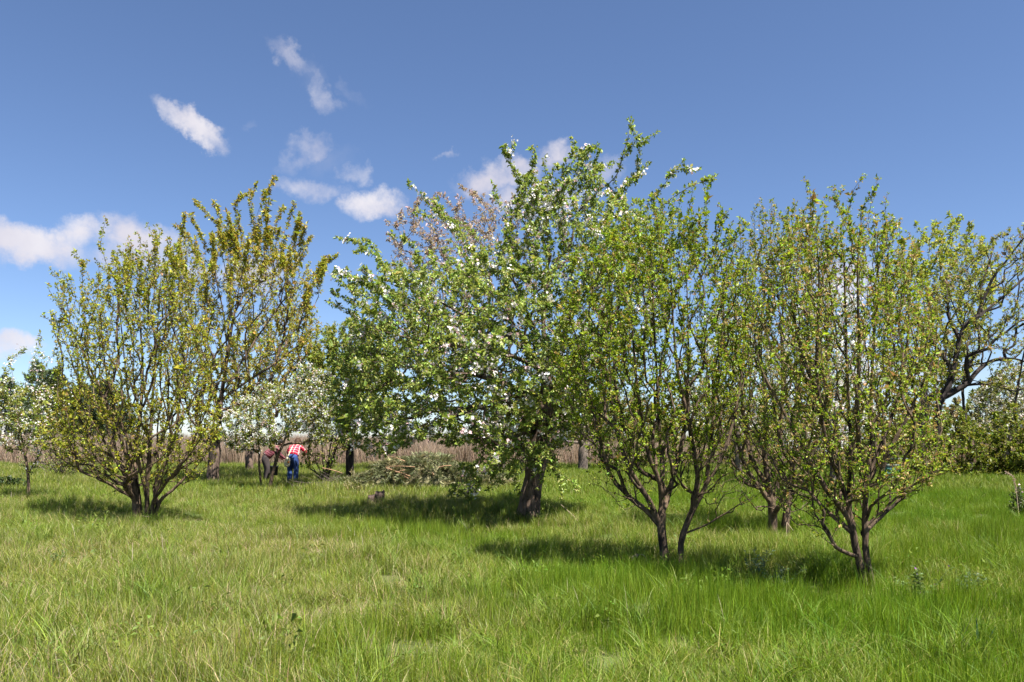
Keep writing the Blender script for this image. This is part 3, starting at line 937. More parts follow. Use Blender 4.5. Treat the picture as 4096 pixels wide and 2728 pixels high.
def apple():
    D = 14.7
    t = Tree('apple_tree', 'large old apple tree in white and pale pink blossom with thick leaning trunk', 'tree', D, 2105, 16)
    t.stems([
        (0.0, (2108, 2085), (2112, 2040), (2122, 1980), (2134, 1904), (2155, 1800), (2172, 1690), (2180, 1550), (2178, 1430), (2165, 1280), (2195, 1080), (2275, 974), (2298, 859), (2380, 770), (2447, 710), (2470, 664), (2512, 520)),
        (-0.6, (2178, 1570), (2040, 1585), (1900, 1640), (1760, 1690), (1650, 1760), (1560, 1800)),
        (0.2, (2178, 1450), (2050, 1370), (1850, 1260), (1650, 1160), (1450, 1080)),
        (0.35, (2170, 1320), (2190, 1050), (2172, 860), (2110, 760), (2050, 660)),
        (-0.35, (2180, 1460), (2300, 1230), (2450, 1020), (2600, 860), (2750, 745), (2850, 708)),
        (0.5, (2176, 1640), (2000, 1530), (1800, 1490), (1600, 1520), (1420, 1560)),
        (-0.8, (2178, 1540), (2120, 1400), (2020, 1250), (1900, 1100), (1800, 960)),
        (0.9, (2178, 1500), (2260, 1350), (2330, 1150), (2380, 950)),
        (-0.9, (2180, 1580), (2270, 1480), (2380, 1400), (2480, 1350)),
        (-0.95, (2172, 1660), (2130, 1640), (2080, 1700), (2030, 1790), (1960, 1880)),
        (0.6, (2170, 1380), (2080, 1180), (1950, 980), (1800, 880), (1660, 850)),
        (-0.5, (2180, 1480), (2000, 1400), (1750, 1380), (1550, 1330), (1400, 1290)),
    ], 3.0, 0.16, 0.025, [10] + [6] * 11)
    env = [(1350, 1780), (1290, 1600), (1310, 1420), (1400, 1270), (1390, 1100), (1480, 1120), (1600, 1075), (1700, 1050), (1850, 1040), (1960, 990), (2040, 800),
           (2120, 690), (2210, 740), (2290, 640), (2400, 660), (2390, 760), (2480, 760), (2600, 800), (2700, 840), (2720, 1000), (2680, 1300), (2540, 1500), (2380, 1680),
           (2280, 1800), (2200, 1840), (2100, 1830), (1900, 1830), (1850, 1780), (1700, 1770), (1500, 1830), (1420, 1810)]
    rng = t.rng
    fan = w2(2150, 1620, D)
    t.attach(sample_env(env, 750, D, 2.9, rng), fan, 1.0, 0.5, 0.16, jit=0.06, droop=0.2)
    t.attach(sample_env(env, 2300, D, 2.9, rng), fan, 0.7, 0.3, 0.12, jit=0.09)
    t.attach(sample_env([(1310, 1450), (1500, 1320), (1900, 1260), (2250, 1330), (2330, 1700), (2200, 1800), (2000, 1820), (1700, 1765), (1450, 1810), (1320, 1720)], 900, D, 2.6, rng), fan, 0.7, 0.3, 0.12, jit=0.08)
    # low curtain of hanging shoots round the trunk
    T = sample_env([(1790, 1990), (1850, 1870), (1960, 1800), (2230, 1800), (2230, 1900), (2100, 1900), (1960, 1960), (1880, 2000)], 150, D - 1.2, 0.9, rng)
    t.attach(T, w2(2100, 1550, D), 0.8, 0.4, 0.11, jit=0.07, droop=0.4)
    t.attach(np.array([w2(1826, 1990, D, -1.6), w2(1890, 1975, D, -1.4), w2(1905, 1930, D, -1.8), w2(2080, 1985, D, -1.3), w2(2325, 1985, D, -1.2), w2(2250, 2000, D, -1.0),
                       w2(2290, 1930, D, -1.2), w2(2140, 1960, D, -1.4), w2(1840, 1940, D, -1.5), w2(2170, 1930, D, -1.3)]), w2(2120, 1700, D), 0.6, 0.4, 0.1, jit=0.05, droop=0.3)
    sp = [(1346, 950), (1415, 1010), (1627, 727), (1685, 780), (1966, 733), (2011, 584), (2062, 568), (2126, 590), (2287, 555), (2400, 597), (2340, 590), (2516, 472), (2631, 524), (2597, 650), (2735, 640),
          (2870, 706), (2800, 680), (2560, 560), (1440, 990), (1560, 930), (1740, 800), (2450, 650), (2680, 700), (2560, 540), (1330, 1090), (1470, 960), (1310, 1200), (2180, 620)]
    t.shoots(110, (0.2, 0.6), 0.2, 0.6, 0.02, 0.5)
    t.attach(spikes(sp, D, rng, 1.0), w2(2200, 1300, D), 1.6, 0.6, 0.13, jit=0.03, hot=True)
    t.finish(0.19, 0.0022, M['bark_apple'], 'trunk', 'limb', 0.45, 0.12)
    t.foliage(40000, (3, 6), 0.0105, APPLE, [0.46, 0.34, 0.20], 0.048, 0.56, 0.04, 0.25, 0.3, 0.35)
    t.blossom(1350, (4, 8), 0.030, 0.065, 0.012, (0.96, 0.90, 0.90), 'blossom_cluster', 0.3, single=280, tipbias=0.5,
              where=lambda p: noise2(p[:, 0] + p[:, 1] * 0.6, p[:, 2], 1.1, 7.7) > -0.10)


def redbud():
    D = 34.0
    t = Tree('walnut_tree', 'tall tree with sparse reddish brown young leaves rising behind the apple crown', 'tree', D, 1990, 17)
    t.stems([
        (0.0, (2005, 1895), (2005, 1800), (2000, 1650), (1960, 1450), (1900, 1200), (1850, 950), (1830, 800)),
        (0.4, (1985, 1560), (1850, 1400), (1720, 1200), (1650, 1000), (1610, 880)),
        (-0.4, (1940, 1380), (2010, 1150), (2060, 950), (2080, 830)),
        (0.5, (1960, 1450), (1800, 1330), (1650, 1220), (1560, 1060)),
        (-0.6, (1910, 1240), (1800, 1080), (1740, 900), (1730, 790)),
    ], 3.0, 0.25, 0.04)
    env = [(1600, 1350), (1530, 1100), (1550, 910), (1620, 820), (1750, 765), (1850, 745), (1950, 780), (2080, 790), (2150, 880), (2150, 1200), (2030, 1450), (1750, 1450)]
    rng = t.rng
    t.attach(sample_env(env, 700, D, 3.2, rng), w2(1960, 1700, D), 1.2, 0.5, 0.22, jit=0.05)
    t.attach(spikes([(1833, 735), (1760, 770), (1610, 830), (1545, 950), (1680, 790), (1900, 760), (2050, 770), (1540, 880), (1580, 1000)], D, rng, 1.5), w2(1960, 1700, D), 1.5, 0.5, 0.2, hot=True)
    t.finish(0.2, 0.0042, M['bark_grey'], 'trunk', 'limb', 0.2)
    t.foliage(7000, (3, 6), 0.022, [(0.42, 0.33, 0.31), (0.37, 0.28, 0.26), (0.36, 0.31, 0.22)], [0.45, 0.3, 0.25], 0.085, 0.45, 0.06, 0.2, 0.0, 2)


def crooked():
    D = 32.5
    t = Tree('old_plum_tree', 'old crooked tree with dark bending limbs at the edge of the orchard', 'tree', D, 3745, 18)
    t.stems([
        (0.0, (3748, 1955), (3748, 1850), (3742, 1740), (3748, 1640), (3785, 1560), (3808, 1480), (3830, 1380), (3858, 1300), (3930, 1250), (4010, 1190), (4090, 1120), (4170, 1060)),
        (0.3, (3770, 1600), (3850, 1540), (3925, 1465), (4015, 1437), (4110, 1450), (4200, 1480)),
        (-0.4, (3900, 1265), (3960, 1130), (4020, 1040), (4080, 960), (4120, 915)),
        (0.5, (3840, 1350), (3800, 1250), (3790, 1130), (3810, 1020)),
        (-0.5, (3808, 1480), (3750, 1400), (3690, 1330), (3640, 1250)),
        (0.4, (3930, 1250), (3920, 1150), (3960, 1040), (3975, 960)),
        (-0.3, (4015, 1437), (4100, 1380), (4180, 1300)),
    ], 2.8, 0.25, 0.045, [45, 30, 12, 8, 8, 8, 8])
    t2 = [(0.6, (3880, 1940), (3885, 1850), (3872, 1720), (3850, 1600), (3858, 1500), (3900, 1420))]
    t.stems(t2, 2.8, 0.25, 0.04, [110])
    env = [(3620, 1450), (3640, 1250), (3740, 1080), (3880, 990), (3970, 930), (4120, 890), (4300, 900), (4320, 1300), (4280, 1560), (4100, 1600), (3980, 1560), (3860, 1520)]
    rng = t.rng
    t.attach(sample_env(env, 850, D, 3.0, rng), w2(3850, 1560, D), 1.1, 0.5, 0.25, jit=0.03)
    t.attach(spikes([(4070, 910), (4040, 950), (3990, 940), (4096, 900), (4120, 900)], D, rng, 0.8), w2(3850, 1560, D), 1.0, 0.5, 0.16, jit=0.04, hot=True)
    t.finish(0.20, 0.005, M['bark_dark'], 'trunk', 'limb', 0.2, 0.1, 0.08)
    t.foliage(8500, (2, 5), 0.019, [(0.30, 0.33, 0.05), (0.22, 0.25, 0.045), (0.32, 0.22, 0.15)], [0.5, 0.3, 0.2], 0.075, 0.5, 0.05, 0.3, 0.2, 1.4)


def background_tree(name, label, D, base, stems, env, n, seed, leaf, pal, probs, size, R0=0.18, depth=2.6, bark='bark_dark', blossoms=0, spk=None, group=None, bcol=(0.84, 0.84, 0.79), bsize=0.05, cat='tree'):
    t = Tree(name, label, cat, D, base, seed, group)
    t.stems(stems, depth, 0.25, 0.03)
    rng = t.rng
    x0 = np.mean([p[0] for p in env]); y0 = np.max([p[1] for p in env])
    fan = w2(x0, y0 + 60, D)
    t.attach(sample_env(env, int(n * 1.5), D, depth, rng), fan, 1.2, 0.4, 0.2, jit=0.05)
    if spk: t.attach(spikes(spk, D, rng, depth * 0.5), fan, 2, 0.4, 0.2, jit=0.03, hot=True)
    t.finish(R0, 0.0038 if D > 20 else 0.003, M[bark], 'trunk', 'limb', 0.2)
    if leaf: t.foliage(int(leaf * 1.7), (3, 6), 0.02, pal, probs, size, 0.5, 0.05, 0.3, 0.2, 0.3)
    if blossoms: t.blossom(blossoms, (3, 6), bsize * 1.1, 0.09, 0.024, bcol, 'blossom', 0.4, k=3)
    return t


LEAFCUT = 0.8


def bush(name, label, D, base, env, stems, n, leaf, pal, probs, size, seed, depth, group=None, bark='bark_plum', blossoms=0, cat='shrub', bsize=0.03, R0=0.03):
    t = Tree(name, label, cat, D, base, seed, group)
    rng = t.rng
    T = sample_env(env, max(n, 60), D, depth, rng)
    t.auto_stems(stems, T)
    t.attach(T, t.base - np.array([0, 0, 0.6]), 1.4, 0.3, 0.14, jit=0.06)
    t.finish(R0, 0.004, M[bark], 'stem', 'stem', 0.0)
    if leaf: t.foliage(int(leaf * LEAFCUT), (3, 6), 0.03, pal, probs, size, 0.55, 0.04, 0.2, 0.3, 0.05)
    if blossoms: t.blossom(blossoms, (3, 6), bsize, 0.06, 0.03, (0.85, 0.83, 0.82), 'blossom', 0.2, k=4)
    return t


def conifer(D, base, top_py, halfw, seed, label, pal, group):
    rng = np.random.default_rng(seed)
    b = ground_at(base, D)
    root = empty('conifer_tree', b)
    tag(root, label, 'tree', group)
    H = (CAMZ - (top_py - HY) / F * D) - b[2]
    hw = halfw * 2.0 / F * D
    zz = np.linspace(-0.1, H, 14)
    v, q, t = tube(np.stack([rng.normal(0, 0.03, 14), rng.normal(0, 0.03, 14), zz], 1), np.linspace(0.16, 0.02, 14), 8)
    link('trunk', npmesh('trunk', v, t, q, None, True), M['bark_dark'], root)
    P, A, L = [], [], []
    bb = Bag()
    nb = 190
    for i in range(nb):
        f = (i + rng.uniform(0, 1)) / nb
        z = H * (0.08 + 0.9 * f)
        ln = hw * (1 - f) ** 0.75 * rng.uniform(0.65, 1.15) + 0.12
        th = rng.uniform(0, 2 * np.pi)
        d = np.array([math.cos(th), math.sin(th), rng.uniform(-0.1, 0.5)])
        pts = np.array([0, 0, z]) + d * ln * np.linspace(0, 1, 5)[:, None] + np.array([0, 0, 0.18 * ln]) * (np.linspace(0, 1, 5)[:, None] ** 2)
        v, q, t = tube(pts, np.linspace(0.025, 0.006, 5), 3)
        bb.add(v, q, t)
        m = int(34 * ln + 8)
        u = rng.uniform(0.15, 1, m) ** 0.7
        pp = np.array([0, 0, z]) + d * ln * u[:, None] + np.array([0, 0, 0.18 * ln]) * (u[:, None] ** 2) + rng.normal(0, 0.07, (m, 3))
        P.append(pp); A.append(unit(d * 0.6 + rng.normal(0, 0.6, (m, 3)) + np.array([0, 0, 0.25]))); L.append(rng.uniform(0.26, 0.55, m))
    link('branches', bb.mesh('branches', True), M['bark_dark'], root)['kind'] = 'stuff'
    P, A, L = np.vstack(P), np.vstack(A), np.concatenate(L)
    c = jitter_col(np.asarray(pal)[rng.integers(0, len(pal), len(P))], len(P), rng, 0.25, 0.06)
    v, t, c = leaves_mesh(P, A, rng.normal(size=P.shape), L, L * 0.25, c, 0.1, 0.1)
    link('crown', npmesh('crown', v, t, None, c), M['needle'], root)['kind'] = 'stuff'


# ------------------------------------------------------------------ ground and grass
def build_ground():
    xs = np.concatenate([[-3000, -800, -200, -80], np.linspace(-45, 45, 91), [80, 200, 800, 3000]])
    ys = np.concatenate([[-3000, -500, -60, -10], np.linspace(0, 70, 71), [120, 300, 900, 4000]])
    X, Y = np.meshgrid(xs, ys)
    Z = hgt(X, Y) * ((np.abs(X) < 60) & (Y > -5) & (Y < 80))
    v = np.stack([X, Y, Z], -1).reshape(-1, 3)
    nx, ny = len(xs), len(ys)
    i = (np.arange(ny - 1)[:, None] * nx + np.arange(nx - 1)[None]).ravel()
    q = np.stack([i, i + 1, i + 1 + nx, i + nx], 1)
    o = link('meadow_ground', npmesh('meadow_ground', v, None, q, None, True), M['ground'])
    tag(o, kind='structure')


def blades(rng, n, rad, h, w, bend, col, seg=3, lie=0.0, clump=0.0):
    """one tuft of grass blades, each with its own curve"""
    r = rad * np.sqrt(rng.uniform(0, 1, n)); th = rng.uniform(0, 2 * np.pi, n)
    base = np.stack([r * np.cos(th), r * np.sin(th), np.full(n, -0.01)], 1)
    if clump:
        k = rng.integers(0, 7, n)
        cc = rng.normal(0, rad * 0.5, (7, 2))
        base[:, :2] = base[:, :2] * (1 - clump) + cc[k] * clump
    H = rng.uniform(h[0], h[1], n) * rng.uniform(0.6, 1.15, n)
    phi = rng.uniform(0, 2 * np.pi, n)
    d = np.stack([np.cos(phi), np.sin(phi), np.zeros(n)], 1)
    side = np.stack([-np.sin(phi), np.cos(phi), np.zeros(n)], 1)
    tw = rng.uniform(-1.2, 1.2, n)
    side = side * np.cos(tw)[:, None] + d * np.sin(tw)[:, None]
    B = rng.uniform(bend[0], bend[1], n)
    W_ = rng.uniform(w[0], w[1], n)
    V = []
    for k in range(seg + 1):
        u = k / seg
        c = base + d * (H * (lie * u + B * u ** 2.2))[:, None] + np.array([0, 0, 1.0]) * (H * u * np.maximum(0.12, 1 - lie * 0.9 - 0.45 * B * u))[:, None]
        ww = (W_ * (1 - 0.85 * u ** 1.6) * 0.5)[:, None]
        if k < seg:
            V += [c - side * ww, c + side * ww]
        else:
            V += [c]
    per = 2 * seg + 1
    v = np.stack(V, 1).reshape(-1, 3)
    k = np.arange(n)[:, None] * per
    q = np.concatenate([k + np.array([[2 * i, 2 * i + 1, 2 * i + 3, 2 * i + 2]]) for i in range(seg - 1)], 0)
    e = 2 * (seg - 1)
    t = k + np.array([[e, e + 1, e + 2]])
    return v, q, t, np.repeat(col, per, 0)


def scatter(name, protos, pts, rot, scl, idx):
    """one object that carries thousands of tufts"""
    c = bpy.data.collections.new(name + '_tufts')
    for k, (me) in enumerate(protos):
        o = bpy.data.objects.new('%s_tuft_%02d' % (name, k), me)
        c.objects.link(o)
    me = bpy.data.meshes.new(name)
    me.vertices.add(len(pts))
    me.vertices.foreach_set('co', np.asarray(pts, np.float32).ravel())
    for nm, ty, data, key in (('rot', 'FLOAT_VECTOR', rot, 'vector'), ('scl', 'FLOAT_VECTOR', scl, 'vector'), ('idx', 'INT', idx, 'value')):
        a = me.attributes.new(nm, ty, 'POINT')
        a.data.foreach_set(key, np.asarray(data, np.int32 if ty == 'INT' else np.float32).ravel())
    o = link(name, me)
    ng = bpy.data.node_groups.new(name, 'GeometryNodeTree')
    ng.interface.new_socket('Geometry', in_out='INPUT', socket_type='NodeSocketGeometry')
    ng.interface.new_socket('Geometry', in_out='OUTPUT', socket_type='NodeSocketGeometry')
    gi = ng.nodes.new('NodeGroupInput'); go = ng.nodes.new('NodeGroupOutput')
    ci = ng.nodes.new('GeometryNodeCollectionInfo')
    ci.inputs[0].default_value = c
    ci.inputs['Separate Children'].default_value = True
    ci.inputs['Reset Children'].default_value = True
    ip = ng.nodes.new('GeometryNodeInstanceOnPoints')
    ip.inputs['Pick Instance'].default_value = True
    def att(nm, ty):
        a = ng.nodes.new('GeometryNodeInputNamedAttribute'); a.data_type = ty
        a.inputs[0].default_value = nm
        return a.outputs[0]
    L = ng.links.new
    L(gi.outputs[0], ip.inputs['Points']); L(ci.outputs[0], ip.inputs['Instance'])
    L(att('idx', 'INT'), ip.inputs['Instance Index'])
    L(att('rot', 'FLOAT_VECTOR'), ip.inputs['Rotation'])
    L(att('scl', 'FLOAT_VECTOR'), ip.inputs['Scale'])
    L(ip.outputs[0], go.inputs[0])
    md = o.modifiers.new('scatter', 'NODES')
    md.node_group = ng
    return o


def in_view(D0, D1, dens, rng, margin=1.12, xmin=None):
    half = 2048 / F * margin
    n = int(dens * half * (D1 * D1 - D0 * D0) )
    d = np.sqrt(rng.uniform(D0 * D0, D1 * D1, n))
    x = rng.uniform(-1, 1, n) * (half * d + 1.0)
    return x, d


def noise2(x, y, s, seed=0.0):
    return np.array([mnoise.fractal(Vector((a * s + seed, b * s - seed, seed)), 0.6, 2.0, 4) for a, b in zip(x, y)])


def build_grass():
    rng = np.random.default_rng(5)
    G = np.array([(0.195, 0.248, 0.021), (0.132, 0.190, 0.015), (0.265, 0.295, 0.060), (0.160, 0.220, 0.044), (0.44, 0.36, 0.18)])
    def gcol(n, dry=0.12):
        k = rng.choice(5, n, p=[0.36 - dry * 0.4, 0.26 - dry * 0.4, 0.22 - dry * 0.2, 0.16, dry])
        return jitter_col(G[k], n, rng, 0.16, 0.07)
    def make(pr):
        out = []
        for v, q, t, c in pr:
            me = npmesh('grass_tuft', v, t, q, c)
            me.materials.append(M['grass'])
            out.append(me)
        return out
    protos = []
    for i in range(6):     # ordinary meadow
        protos.append(blades(rng, 260, 0.26, (0.11, 0.29), (0.0035, 0.0065), (0.05, 0.75), gcol(260), 3, 0.12, 0.3))
    for i in range(4):     # coarse long blades
        a = blades(rng, 60, 0.2, (0.20, 0.40), (0.005, 0.009), (0.15, 1.0), gcol(60, 0.03) * np.array([0.95, 1.05, 1.1]), 4, 0.1, 0.6)
        b = blades(rng, 130, 0.24, (0.12, 0.28), (0.004, 0.007), (0.1, 0.8), gcol(130), 4, 0.12, 0.2)
        nv = len(a[0])
        protos.append((np.vstack([a[0], b[0]]), np.vstack([a[1], b[1] + nv]), np.vstack([a[2], b[2] + nv]), np.vstack([a[3], b[3]])))
    for i in range(4):     # fine upright lush grass
        protos.append(blades(rng, 300, 0.25, (0.14, 0.29), (0.003, 0.0055), (0.0, 0.4), gcol(300, 0.02) * np.array([0.92, 1.02, 0.7]), 3, 0.05, 0.15))
    for i in range(3):     # strawy tussock
        cc = jitter_col(np.array([(0.56, 0.42, 0.28), (0.46, 0.38, 0.21), (0.25, 0.28, 0.09)])[rng.integers(0, 3, 230)], 230, rng, 0.15, 0.05)
        protos.append(blades(rng, 230, 0.24, (0.08, 0.22), (0.003, 0.006), (0.2, 1.3), cc, 3, 0.45, 0.3))
    for i in range(3):     # broad-leaved weeds among the blades
        n_ = 60
        th = rng.uniform(0, 6.28, n_); rr = 0.2 * np.sqrt(rng.uniform(0, 1, n_))
        p_ = np.stack([rr * np.cos(th), rr * np.sin(th), rng.uniform(0.02, 0.2, n_)], 1)
        a_ = np.stack([rng.normal(size=n_), rng.normal(size=n_), rng.uniform(0.1, 1.0, n_)], 1)
        l_ = rng.uniform(0.025, 0.065, n_)
        v_, t_, c_ = leaves_mesh(p_, a_, unit(rng.normal(0, 0.5, (n_, 3)) + np.array([0, 0, 1])), l_, l_ * rng.uniform(0.25, 0.5), jitter_col((0.16, 0.22, 0.04), n_, rng, 0.15, 0.08))
        bl = blades(rng, 150, 0.24, (0.08, 0.24), (0.0035, 0.006), (0.1, 0.8), gcol(150), 3, 0.12, 0.2)
        nb_ = len(bl[0])
        protos.append((np.vstack([bl[0], v_]), bl[1], np.vstack([bl[2], t_ + nb_]), np.vstack([bl[3], c_])))
    far = []
    for i in range(5):
        far.append(blades(rng, 150, 0.42, (0.16, 0.36), (0.009, 0.017), (0.05, 0.6), gcol(150, 0.05), 2, 0.08, 0.2))
    near_n = len(protos)
    meshes = make(protos + far)
    xs, ys, ii, sc = [], [], [], []
    for (d0, d1, dn) in ((3.9, 9, 24), (9, 14, 17), (14, 20, 12)):
        x, y = in_view(d0, d1, dn, rng)
        xs.append(x); ys.append(y)
    x, y = np.concatenate(xs), np.concatenate(ys)
    nz = noise2(x, y, 0.55, 3.1)
    nl = noise2(x, y, 0.16, 9.7)
    u = rng.uniform(size=len(x))
    lush = nl + 0.06 * x + rng.normal(0, 0.12, len(x)) > 0.12
    idx = np.where(lush, rng.integers(10, 14, len(x)), rng.integers(0, 6, len(x)))
    cl = noise2(x, y, 1.1, 21.3)
    idx = np.where((u < 0.07) | (cl + rng.normal(0, 0.1, len(x)) > 0.42), rng.integers(6, 10, len(x)), idx)
    idx = np.where((u > 0.915) & (u < 0.94), near_n - 1 - rng.integers(0, 3, len(x)), idx)
    dry = (nz + rng.normal(0, 0.16, len(x)) - 0.02 * x) > 0.45
    dry |= u > 0.955
    idx = np.where(dry, rng.integers(14, 17, len(x)), idx)
    hs = np.clip(1.18 + 0.5 * noise2(x, y, 0.9, 5.5), 0.65, 1.8) * rng.uniform(0.8, 1.2, len(x))
    hs = np.where(dry, hs * 0.8, hs)
    # thin green growth between the straw so that no soil lies bare
    ex = np.where(dry)[0]
    x = np.concatenate([x, x[ex] + rng.normal(0, 0.15, len(ex))]); y = np.concatenate([y, y[ex] + rng.normal(0, 0.15, len(ex))])
    idx = np.concatenate([idx, rng.integers(0, 6, len(ex))]); hs = np.concatenate([hs, rng.uniform(0.5, 0.85, len(ex))])
    x2, y2 = in_view(20, 42, 5.0, rng)
    xa, ya = np.concatenate([x, x2]), np.concatenate([y, y2])
    ia = np.concatenate([idx, near_n + rng.integers(0, 5, len(x2))])
    ha = np.concatenate([hs, rng.uniform(0.8, 1.35, len(x2))])
    # dead tussocks gathered round the feet of the trunks
    for (px, D) in ((2660, 9.45), (2722, 9.5), (3462, 7.95), (3492, 7.95), (3092, 12.6), (3145, 12.6), (572, 14.6), (2108, 14.7)):
        b = ground_at(px, D)
        k = 5
        th = rng.uniform(0, 6.28, k); rr = rng.uniform(0.08, 0.32, k)
        xa = np.concatenate([xa, b[0] + rr * np.cos(th)]); ya = np.concatenate([ya, b[1] + rr * np.sin(th)])
        ia = np.concatenate([ia, rng.integers(14, 17, k)]); ha = np.concatenate([ha, rng.uniform(0.8, 1.3, k)])
    pts = np.stack([xa, ya, hgt(xa, ya)], 1)
    rot = np.stack([rng.normal(0, 0.06, len(xa)), rng.normal(0, 0.06, len(xa)), rng.uniform(0, 6.28, len(xa))], 1)
    s = rng.uniform(0.9, 1.15, len(xa))
    scl = np.stack([s, s, ha], 1)
    o = scatter('grass', meshes, pts, rot, scl, ia)
    tag(o, 'tall green meadow grass with pale dry straw patches covering the orchard floor', 'grass', kind='stuff')


def build_reeds():
    rng = np.random.default_rng(8)
    pr = []
    for i in range(5):
        cc = jitter_col(np.array([(0.42, 0.31, 0.22), (0.34, 0.25, 0.185), (0.25, 0.19, 0.15)])[rng.integers(0, 3, 170)], 170, rng, 0.18, 0.05)
        v, q, t, c = blades(rng, 170, 0.5, (0.9, 1.75), (0.016, 0.03), (0.0, 0.3), cc, 3, 0.06, 0.1)
        me = npmesh('reed_tuft', v, t, q, c)
        me.materials.append(M['straw'])
        pr.append(me)
    x, y = in_view(41, 75, 1.5, rng, 1.25)
    k = (y > 43 + 1.5 * np.sin(x * 0.3)) & ~((x > 14) & (y < 48))
    x, y = x[k], y[k]
    pts = np.stack([x, y, hgt(x, y)], 1)
    rot = np.stack([rng.normal(0, 0.05, len(x)), rng.normal(0, 0.05, len(x)), rng.uniform(0, 6.28, len(x))], 1)
    s = rng.uniform(0.9, 1.2, len(x))
    o = scatter('reed_bed', pr, pts, rot, np.stack([s, s, s * np.where(y > 55, 1.12, 0.95)], 1), rng.integers(0, 5, len(x)))
    tag(o, 'pinkish tan field of dry reeds beyond the orchard', 'reeds', kind='stuff')


# ------------------------------------------------------------------ brush pile, stump, stalks
def brush_pile():
    D = 24.0
    rng = np.random.default_rng(21)
    c0 = ground_at(1700, D)
    root = empty('brush_pile', c0)
    tag(root, 'heap of cut faded conifer branches lying behind the apple tree', 'brush pile')
    hw = 345 / F * D
    def top(x):
        x = np.asarray(x)
        u = np.clip(1 - (x / hw) ** 2, 0, 1)
        return (0.62 + 0.22 * np.sin(x * 1.7 + 1.9) + 0.10 * np.sin(x * 4.1)) * u ** 0.4 + 0.55 * u
    # inner mound that carries the sprays
    nx, ny = 40, 16
    X, Y = np.meshgrid(np.linspace(-hw, hw, nx), np.linspace(-1.0, 1.0, ny))
    Z = top(X) * np.sqrt(np.clip(1 - Y ** 2, 0, 1)) * 0.72 + rng.normal(0, 0.035, X.shape) - 0.05
    v = np.stack([X, Y * 1.0, Z], -1).reshape(-1, 3)
    i = (np.arange(ny - 1)[:, None] * nx + np.arange(nx - 1)[None]).ravel()
    q = np.stack([i, i + 1, i + 1 + nx, i + nx], 1)
    m = mat_plain('pile_litter', (0.20, 0.18, 0.10), 0.95, 0.05)
    link('litter_mound', npmesh('litter_mound', v, None, q, None, True), m, root)
    # feathery sprays
    P, A, L, C = [], [], [], []
    wood = Bag()
    pal = np.array([(0.33, 0.33, 0.17), (0.27, 0.29, 0.15), (0.38, 0.34, 0.19), (0.20, 0.22, 0.11)])
    for s in range(760):
        x = rng.uniform(-hw, hw) * 0.98
        y = rng.uniform(-0.98, 0.75)
        z = float(top(x)) * math.sqrt(max(0, 1 - y * y)) * 0.74 + rng.uniform(-0.06, 0.06)
        th = rng.uniform(0, 2 * np.pi)
        d = unit(np.array([math.cos(th), math.sin(th) * 0.8 - 0.3, rng.uniform(-0.25, 0.4)]))
        ln = rng.uniform(0.35, 0.8)
        u5 = np.linspace(0, 1, 5)[:, None]
        pts = np.array([x, y, z]) + d * ln * (u5 - 0.3) + np.array([0, 0, -0.18]) * u5 ** 2
        pts[:, 2] = np.maximum(pts[:, 2], 0.02)
        vv, qq, tt = tube(pts, np.linspace(0.009, 0.003, 5), 3)
        wood.add(vv, qq, tt)
        m_ = 80
        u = rng.uniform(0.05, 1, m_)
        base = np.array([x, y, z]) + d * ln * (u - 0.3)[:, None] + np.array([0, 0, -0.18]) * (u[:, None] ** 2)
        sd = unit(np.cross(d, rng.normal(size=3)))
        sgn = rng.choice([-1, 1], m_)[:, None]
        ax = d * 0.9 + sd * sgn * 0.7 + rng.normal(0, 0.25, (m_, 3))
        base[:, 2] = np.maximum(base[:, 2], 0.03)
        P.append(base); A.append(ax); L.append(rng.uniform(0.10, 0.22, m_))
        C.append(jitter_col(np.repeat(pal[rng.integers(0, 4)][None], m_, 0), m_, rng, 0.2, 0.05))
    P, A, L, C = np.vstack(P), np.vstack(A), np.concatenate(L), np.vstack(C)
    v, t, c = leaves_mesh(P, A, unit(rng.normal(size=P.shape) + np.array([0, -0.5, 1])), L, L * 0.06, C, 0.1, 0.2)
    link('sprays', npmesh('sprays', v, t, None, c), M['needle'], root)['kind'] = 'stuff'
    link('spray_stems', wood.mesh('spray_stems', True), M['bark_grey'], root)['kind'] = 'stuff'
    wm = mat_bark('cut_branch_wood', (0.13, 0.075, 0.045), (0.36, 0.22, 0.13), 12)
    for k, (a, b, r) in enumerate([((1545, 1872), (1600, 1895), .022), ((1575, 1885), (1640, 1905), .028), ((1600, 1900), (1635, 1915), .024), ((1755, 1870), (1805, 1862), .02), ((1660, 1868), (1545, 1866), .014),
                                   ((1290, 1872), (1370, 1893), .018), ((1730, 1890), (1735, 1905), .02), ((1620, 1845), (1560, 1825), .014), ((1840, 1890), (1900, 1880), .016), ((1590, 1890), (1620, 1880), .02)]):
        p0, p1 = w2(*a, D - 1.0), w2(*b, D - 1.0)
        L_ = smooth_line([p0 - c0, (p0 + p1) / 2 - c0 + np.array([0, -0.03, 0.02]), p1 - c0], 0.1)
        v, q, t = tube(L_, np.linspace(r, r * 0.7, len(L_)), 7, 0.08, rng)
        link('cut_branch', npmesh('cut_branch', v, t, q, None, True), wm, root)
    # bare twigs thrown on the left end: their own tangle
    root2 = empty('twig_heap', ground_at(1310, D))
    tag(root2, 'low tangle of bare grey twigs beside the conifer branch heap', 'twigs')
    b0 = ground_at(1310, D)
    bag = Bag()
